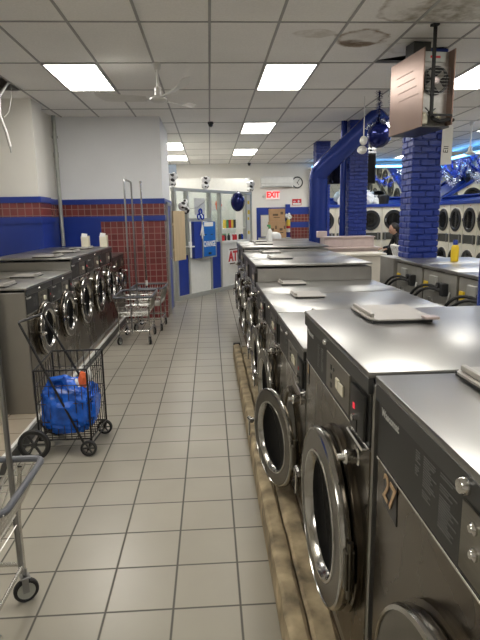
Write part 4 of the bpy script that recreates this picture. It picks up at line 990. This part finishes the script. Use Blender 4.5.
# things on top of the dryers
sb=thing('storage_bin','black bin on top of the back wall dryers','bin',(5.50,16.78,2.0)); MB().lathe([(0,0),(.16,0),(.19,.28),(.20,.29),(.20,.32),(.18,.32),(.17,.29)],28).build('body','dark',sb); MB().tube([(-.19,0,.30),(-.13,-.10,.34),(.13,-.10,.34),(.19,0,.30)],.008,6).build('handle','dark',sb)
for x,s_,lb in ((5.02,.2,'large white plastic bag on the back wall dryers'),(4.22,.17,'smaller white plastic bag on the dryers between the brick pillars'),(5.28,.13,'small white plastic bag beside the black bin')):
    t=thing('plastic_bag',lb,'bag',(x,16.78,2.0)); b=MB(); q=bmesh.ops.create_icosphere(b.bm,subdivisions=4,radius=1)['verts']
    for v in q:
        n=v.co.normalized(); d_=1+.25*noise.noise(n*2+Vector((x,0,0)))+.1*noise.noise(n*6); v.co=Vector((n.x*s_*d_,n.y*s_*.7*d_,max(0,s_*1.1+n.z*s_*1.15*d_)))
    for f in b.bm.faces: f.smooth=True
    b.build('body','paper',t)
    MB().cyl((0,0,s_*2.1),(0,0,s_*2.1+.08),.02,.05).build('tied_top','paper',t)
# television
tv=thing('television','black flat television hung behind the middle brick pillar','television',(2.74,10.32,2.33))
bx(-.48,.48,0,.05,0,.56,.01).build('casing','dark',tv); bx(-.46,.46,-.003,0,.02,.54).build('screen','screen',tv); MB().cyl((.38,.03,.5),(.38,.03,H-2.33),.02).build('ceiling_mount','rubber',tv)
bx(.31,.47,-.02,.04,.565,.60,.004).box(.30,.47,-.02,.04,.63,.66,.004).build('white_bracket','white',tv)
# tinsel garlands and hanging ball
def garland(pts,n,label,mt='bluefoil',r=.05,seed=1,ln=.06):
    rnd=random.Random(seed); b=MB(); P_=[Vector(p) for p in pts]
    for k in range(n):
        s_=rnd.random()*(len(P_)-1); i=min(int(s_),len(P_)-2); c=P_[i].lerp(P_[i+1],s_-i)
        d_=Vector((rnd.gauss(0,1),rnd.gauss(0,1),rnd.gauss(0,1))).normalized()
        b.box(-.004,.004,-.0006,.0006,0,ln*rnd.uniform(.6,1.2),mat=Matrix.Translation(c)@d_.to_track_quat('Z','Y').to_matrix().to_4x4())
    return tag(b.build('tinsel_garland',mt),label,'garland',kind=None)
balloon((2.40,7.6,2.83),'large dark blue foil ball hanging below the slanting duct',r=.165,sc=(1,1,1.05),string=.575-.0)
garland([(2.37,7.55,3.39),(2.38,7.56,3.1),(2.36,7.55,2.95)],260,'dark blue tinsel garland hanging left of the foil ball',mt='navy',seed=1)
garland([(2.55,7.55,3.39),(2.54,7.5,3.1),(2.56,7.52,2.98)],260,'dark blue tinsel garland hanging right of the foil ball',mt='navy',seed=2)
garland([(2.22,7.62,2.93),(2.42,7.58,3.02),(2.60,7.62,2.97)],140,'silver tinsel garland looped across the foil ball',mt='silver',seed=3,ln=.05)
tag(MB().sphere((2.27,7.9,2.80),.055,(1,1,1.2)).sphere((2.25,7.9,2.67),.06,(1.2,1,1)).cyl((2.27,7.9,2.85),(2.27,7.9,H),.006).build('pendant_lamp','fan'),'small white rounded lamp beside the foil ball','lamp')
for k,(y0,y1,lb,mt) in enumerate([(15.9,14.6,'blue tinsel garland swagged on the right mirror nearest the back corner','bluefoil'),(14.5,13.2,'blue tinsel garland swagged on the right mirror, second from the corner','bluefoil'),(13.1,11.8,'blue tinsel garland swagged on the right mirror, third from the corner','bluefoil')]):
    pts=[(6.55,y0+(y1-y0)*q/8,3.12-.42*math.sin(PI*q/8)) for q in range(9)]
    garland(pts,700,lb,mt,seed=10+k,ln=.12)
    pts=[(6.50,y0+.3+(y1-y0)*q/8,3.0-.5*math.sin(PI*q/8)) for q in range(9)]
    garland(pts,350,lb.replace('blue tinsel','silver tinsel').replace('swagged','looped'),'silver',seed=20+k,ln=.10)
garland([(5.0,16.62,3.1),(5.3,16.6,2.75),(5.6,16.6,2.62),(5.9,16.62,2.9)],260,'blue tinsel garland on the back wall mirror above the bin','bluefoil',seed=31,ln=.10)

# ------------------------------------------------------------------ person at the back dryers
def person():
    t=thing('person','person with dark hair in black clothes bending by the back dryers','person',(4.42,12.0,0))
    J={'pel':(0,0,.90,.125),'bel':(-.03,0,1.02,.115),'che':(-.10,0,1.18,.14),'nk':(-.17,0,1.30,.055),'hd0':(-.19,0,1.34,.05),
       'shL':(-.12,.17,1.23,.062),'elL':(-.22,.22,1.00,.045),'wrL':(-.40,.16,.98,.032),'shR':(-.12,-.17,1.23,.062),'elR':(-.22,-.22,1.00,.045),'wrR':(-.40,-.16,.98,.032),
       'hiL':(0,.09,.84,.095),'knL':(.0,.10,.47,.062),'anL':(.05,.10,.08,.042),'toL':(-.12,.11,.045,.038),'hiR':(0,-.09,.84,.095),'knR':(-.03,-.10,.47,.062),'anR':(.03,-.10,.08,.042),'toR':(-.14,-.11,.045,.038)}
    E_=[('pel','bel'),('bel','che'),('che','nk'),('nk','hd0'),('che','shL'),('shL','elL'),('elL','wrL'),('che','shR'),('shR','elR'),('elR','wrR'),('pel','hiL'),('hiL','knL'),('knL','anL'),('anL','toL'),('pel','hiR'),('hiR','knR'),('knR','anR'),('anR','toR')]
    def skin(name,J,E_,mt,parent,lev=2,root=None):
        ks=list(J); me=bpy.data.meshes.new(name); me.from_pydata([J[k][:3] for k in ks],[(ks.index(a),ks.index(b)) for a,b in E_],[])
        o=bpy.data.objects.new(name,me); COL.objects.link(o); m=o.modifiers.new('s','SKIN'); m.use_smooth_shade=True
        lay=me.skin_vertices[0] if me.skin_vertices else None
        if lay is None: 
            bpy.context.view_layer.update()
        for i,k in enumerate(ks):
            d_=o.data.skin_vertices[0].data[i]; d_.radius=(J[k][3],J[k][3]); d_.use_root=(k==(root or ks[0]))
        ss=o.modifiers.new('u','SUBSURF'); ss.levels=lev; ss.render_levels=lev
        dg=bpy.context.evaluated_depsgraph_get(); nm=bpy.data.meshes.new_from_object(o.evaluated_get(dg)); bpy.data.objects.remove(o)
        nm.materials.clear(); nm.materials.append(M[mt]); n_=bpy.data.objects.new(name,nm); COL.objects.link(n_); n_.parent=parent
        for p in nm.polygons: p.use_smooth=True
        return n_
    body=skin('body',J,E_,'cloth',t)
    hd=MB(Matrix.Translation((-.225,0,1.405))@Matrix.Rotation(R(-20),4,'Y')); hd.sphere((0,0,0),.098,(.98,.80,1.22),24,16); hd.sphere((-.10,0,-.01),.018,(1,.7,1.3),8,6); hd.sphere((0,.082,-.01),.022,(.8,.4,1.3),8,6); hd.sphere((0,-.082,-.01),.022,(.8,.4,1.3),8,6); hd.cyl((.03,0,-.16),(0,0,-.06),.05)
    h=hd.build('head','skin',t)
    fc=MB(Matrix.Translation((-.225,0,1.405))@Matrix.Rotation(R(-20),4,'Y')); fc.sphere((-.088,.032,.012),.011,u=8,v=6); fc.sphere((-.088,-.032,.012),.011,u=8,v=6); fc.build('eye','dark',h)
    MB(Matrix.Translation((-.225,0,1.405))@Matrix.Rotation(R(-20),4,'Y')).box(-.092,-.085,-.022,.022,-.062,-.054,.003).build('mouth','red',h)
    MB(Matrix.Translation((-.20,0,1.425))@Matrix.Rotation(R(-20),4,'Y')).sphere((.015,0,.015),.104,(1.0,.88,1.12),24,16).sphere((.06,0,-.07),.06,(.8,1.1,1.2)).build('hair','hair',t)
    for s_ in (-1,1):
        JJ={'w':(-.40,.16*s_,.98,.024),'p':(-.45,.155*s_,.965,.030)}; EE=[('w','p')]
        for k in range(4):
            yy=(.155+.018*(k-1.5))*s_; L_=(.030,.036,.033,.026)[k]
            JJ['a%d'%k]=(-.485,yy,.955,.0095); JJ['b%d'%k]=(-.485-L_,yy,.935,.008); EE+= [('p','a%d'%k),('a%d'%k,'b%d'%k)]
        JJ['t']=(-.46,.115*s_,.955,.010); JJ['u']=(-.49,.10*s_,.94,.008); EE+=[('p','t'),('t','u')]
        skin('hand',JJ,EE,'skin',body,1)
person()

# ------------------------------------------------------------------ camera, world, view
cam=bpy.data.cameras.new('camera'); co=bpy.data.objects.new('camera',cam); COL.objects.link(co); SC.camera=co
p,yw,ro=.1927,.0537,-.0168
cp,sp,cy_,sy_,cr,sr=math.cos(p),math.sin(p),math.cos(yw),math.sin(yw),math.cos(ro),math.sin(ro)
fw=Vector((sy_*cp,cy_*cp,-sp)); rt=Vector((cy_,-sy_,0)); upv=rt.cross(fw)
r2=rt*cr+upv*sr; u2=upv*cr-rt*sr
co.matrix_world=Matrix(((r2.x,u2.x,-fw.x,0),(r2.y,u2.y,-fw.y,0),(r2.z,u2.z,-fw.z,1.734),(0,0,0,1)))
cam.sensor_fit='VERTICAL'; cam.sensor_height=24; cam.sensor_width=18; cam.lens=526.154/640*24; cam.clip_start=.02; cam.clip_end=100
wd=bpy.data.worlds.new('world'); SC.world=wd; wd.use_nodes=True; wd.node_tree.nodes['Background'].inputs[0].default_value=(.8,.9,1,1); wd.node_tree.nodes['Background'].inputs[1].default_value=.3
vs=SC.view_settings; vs.view_transform='Standard'; vs.look='None'; vs.exposure=.33; vs.gamma=1; vs.use_curve_mapping=False
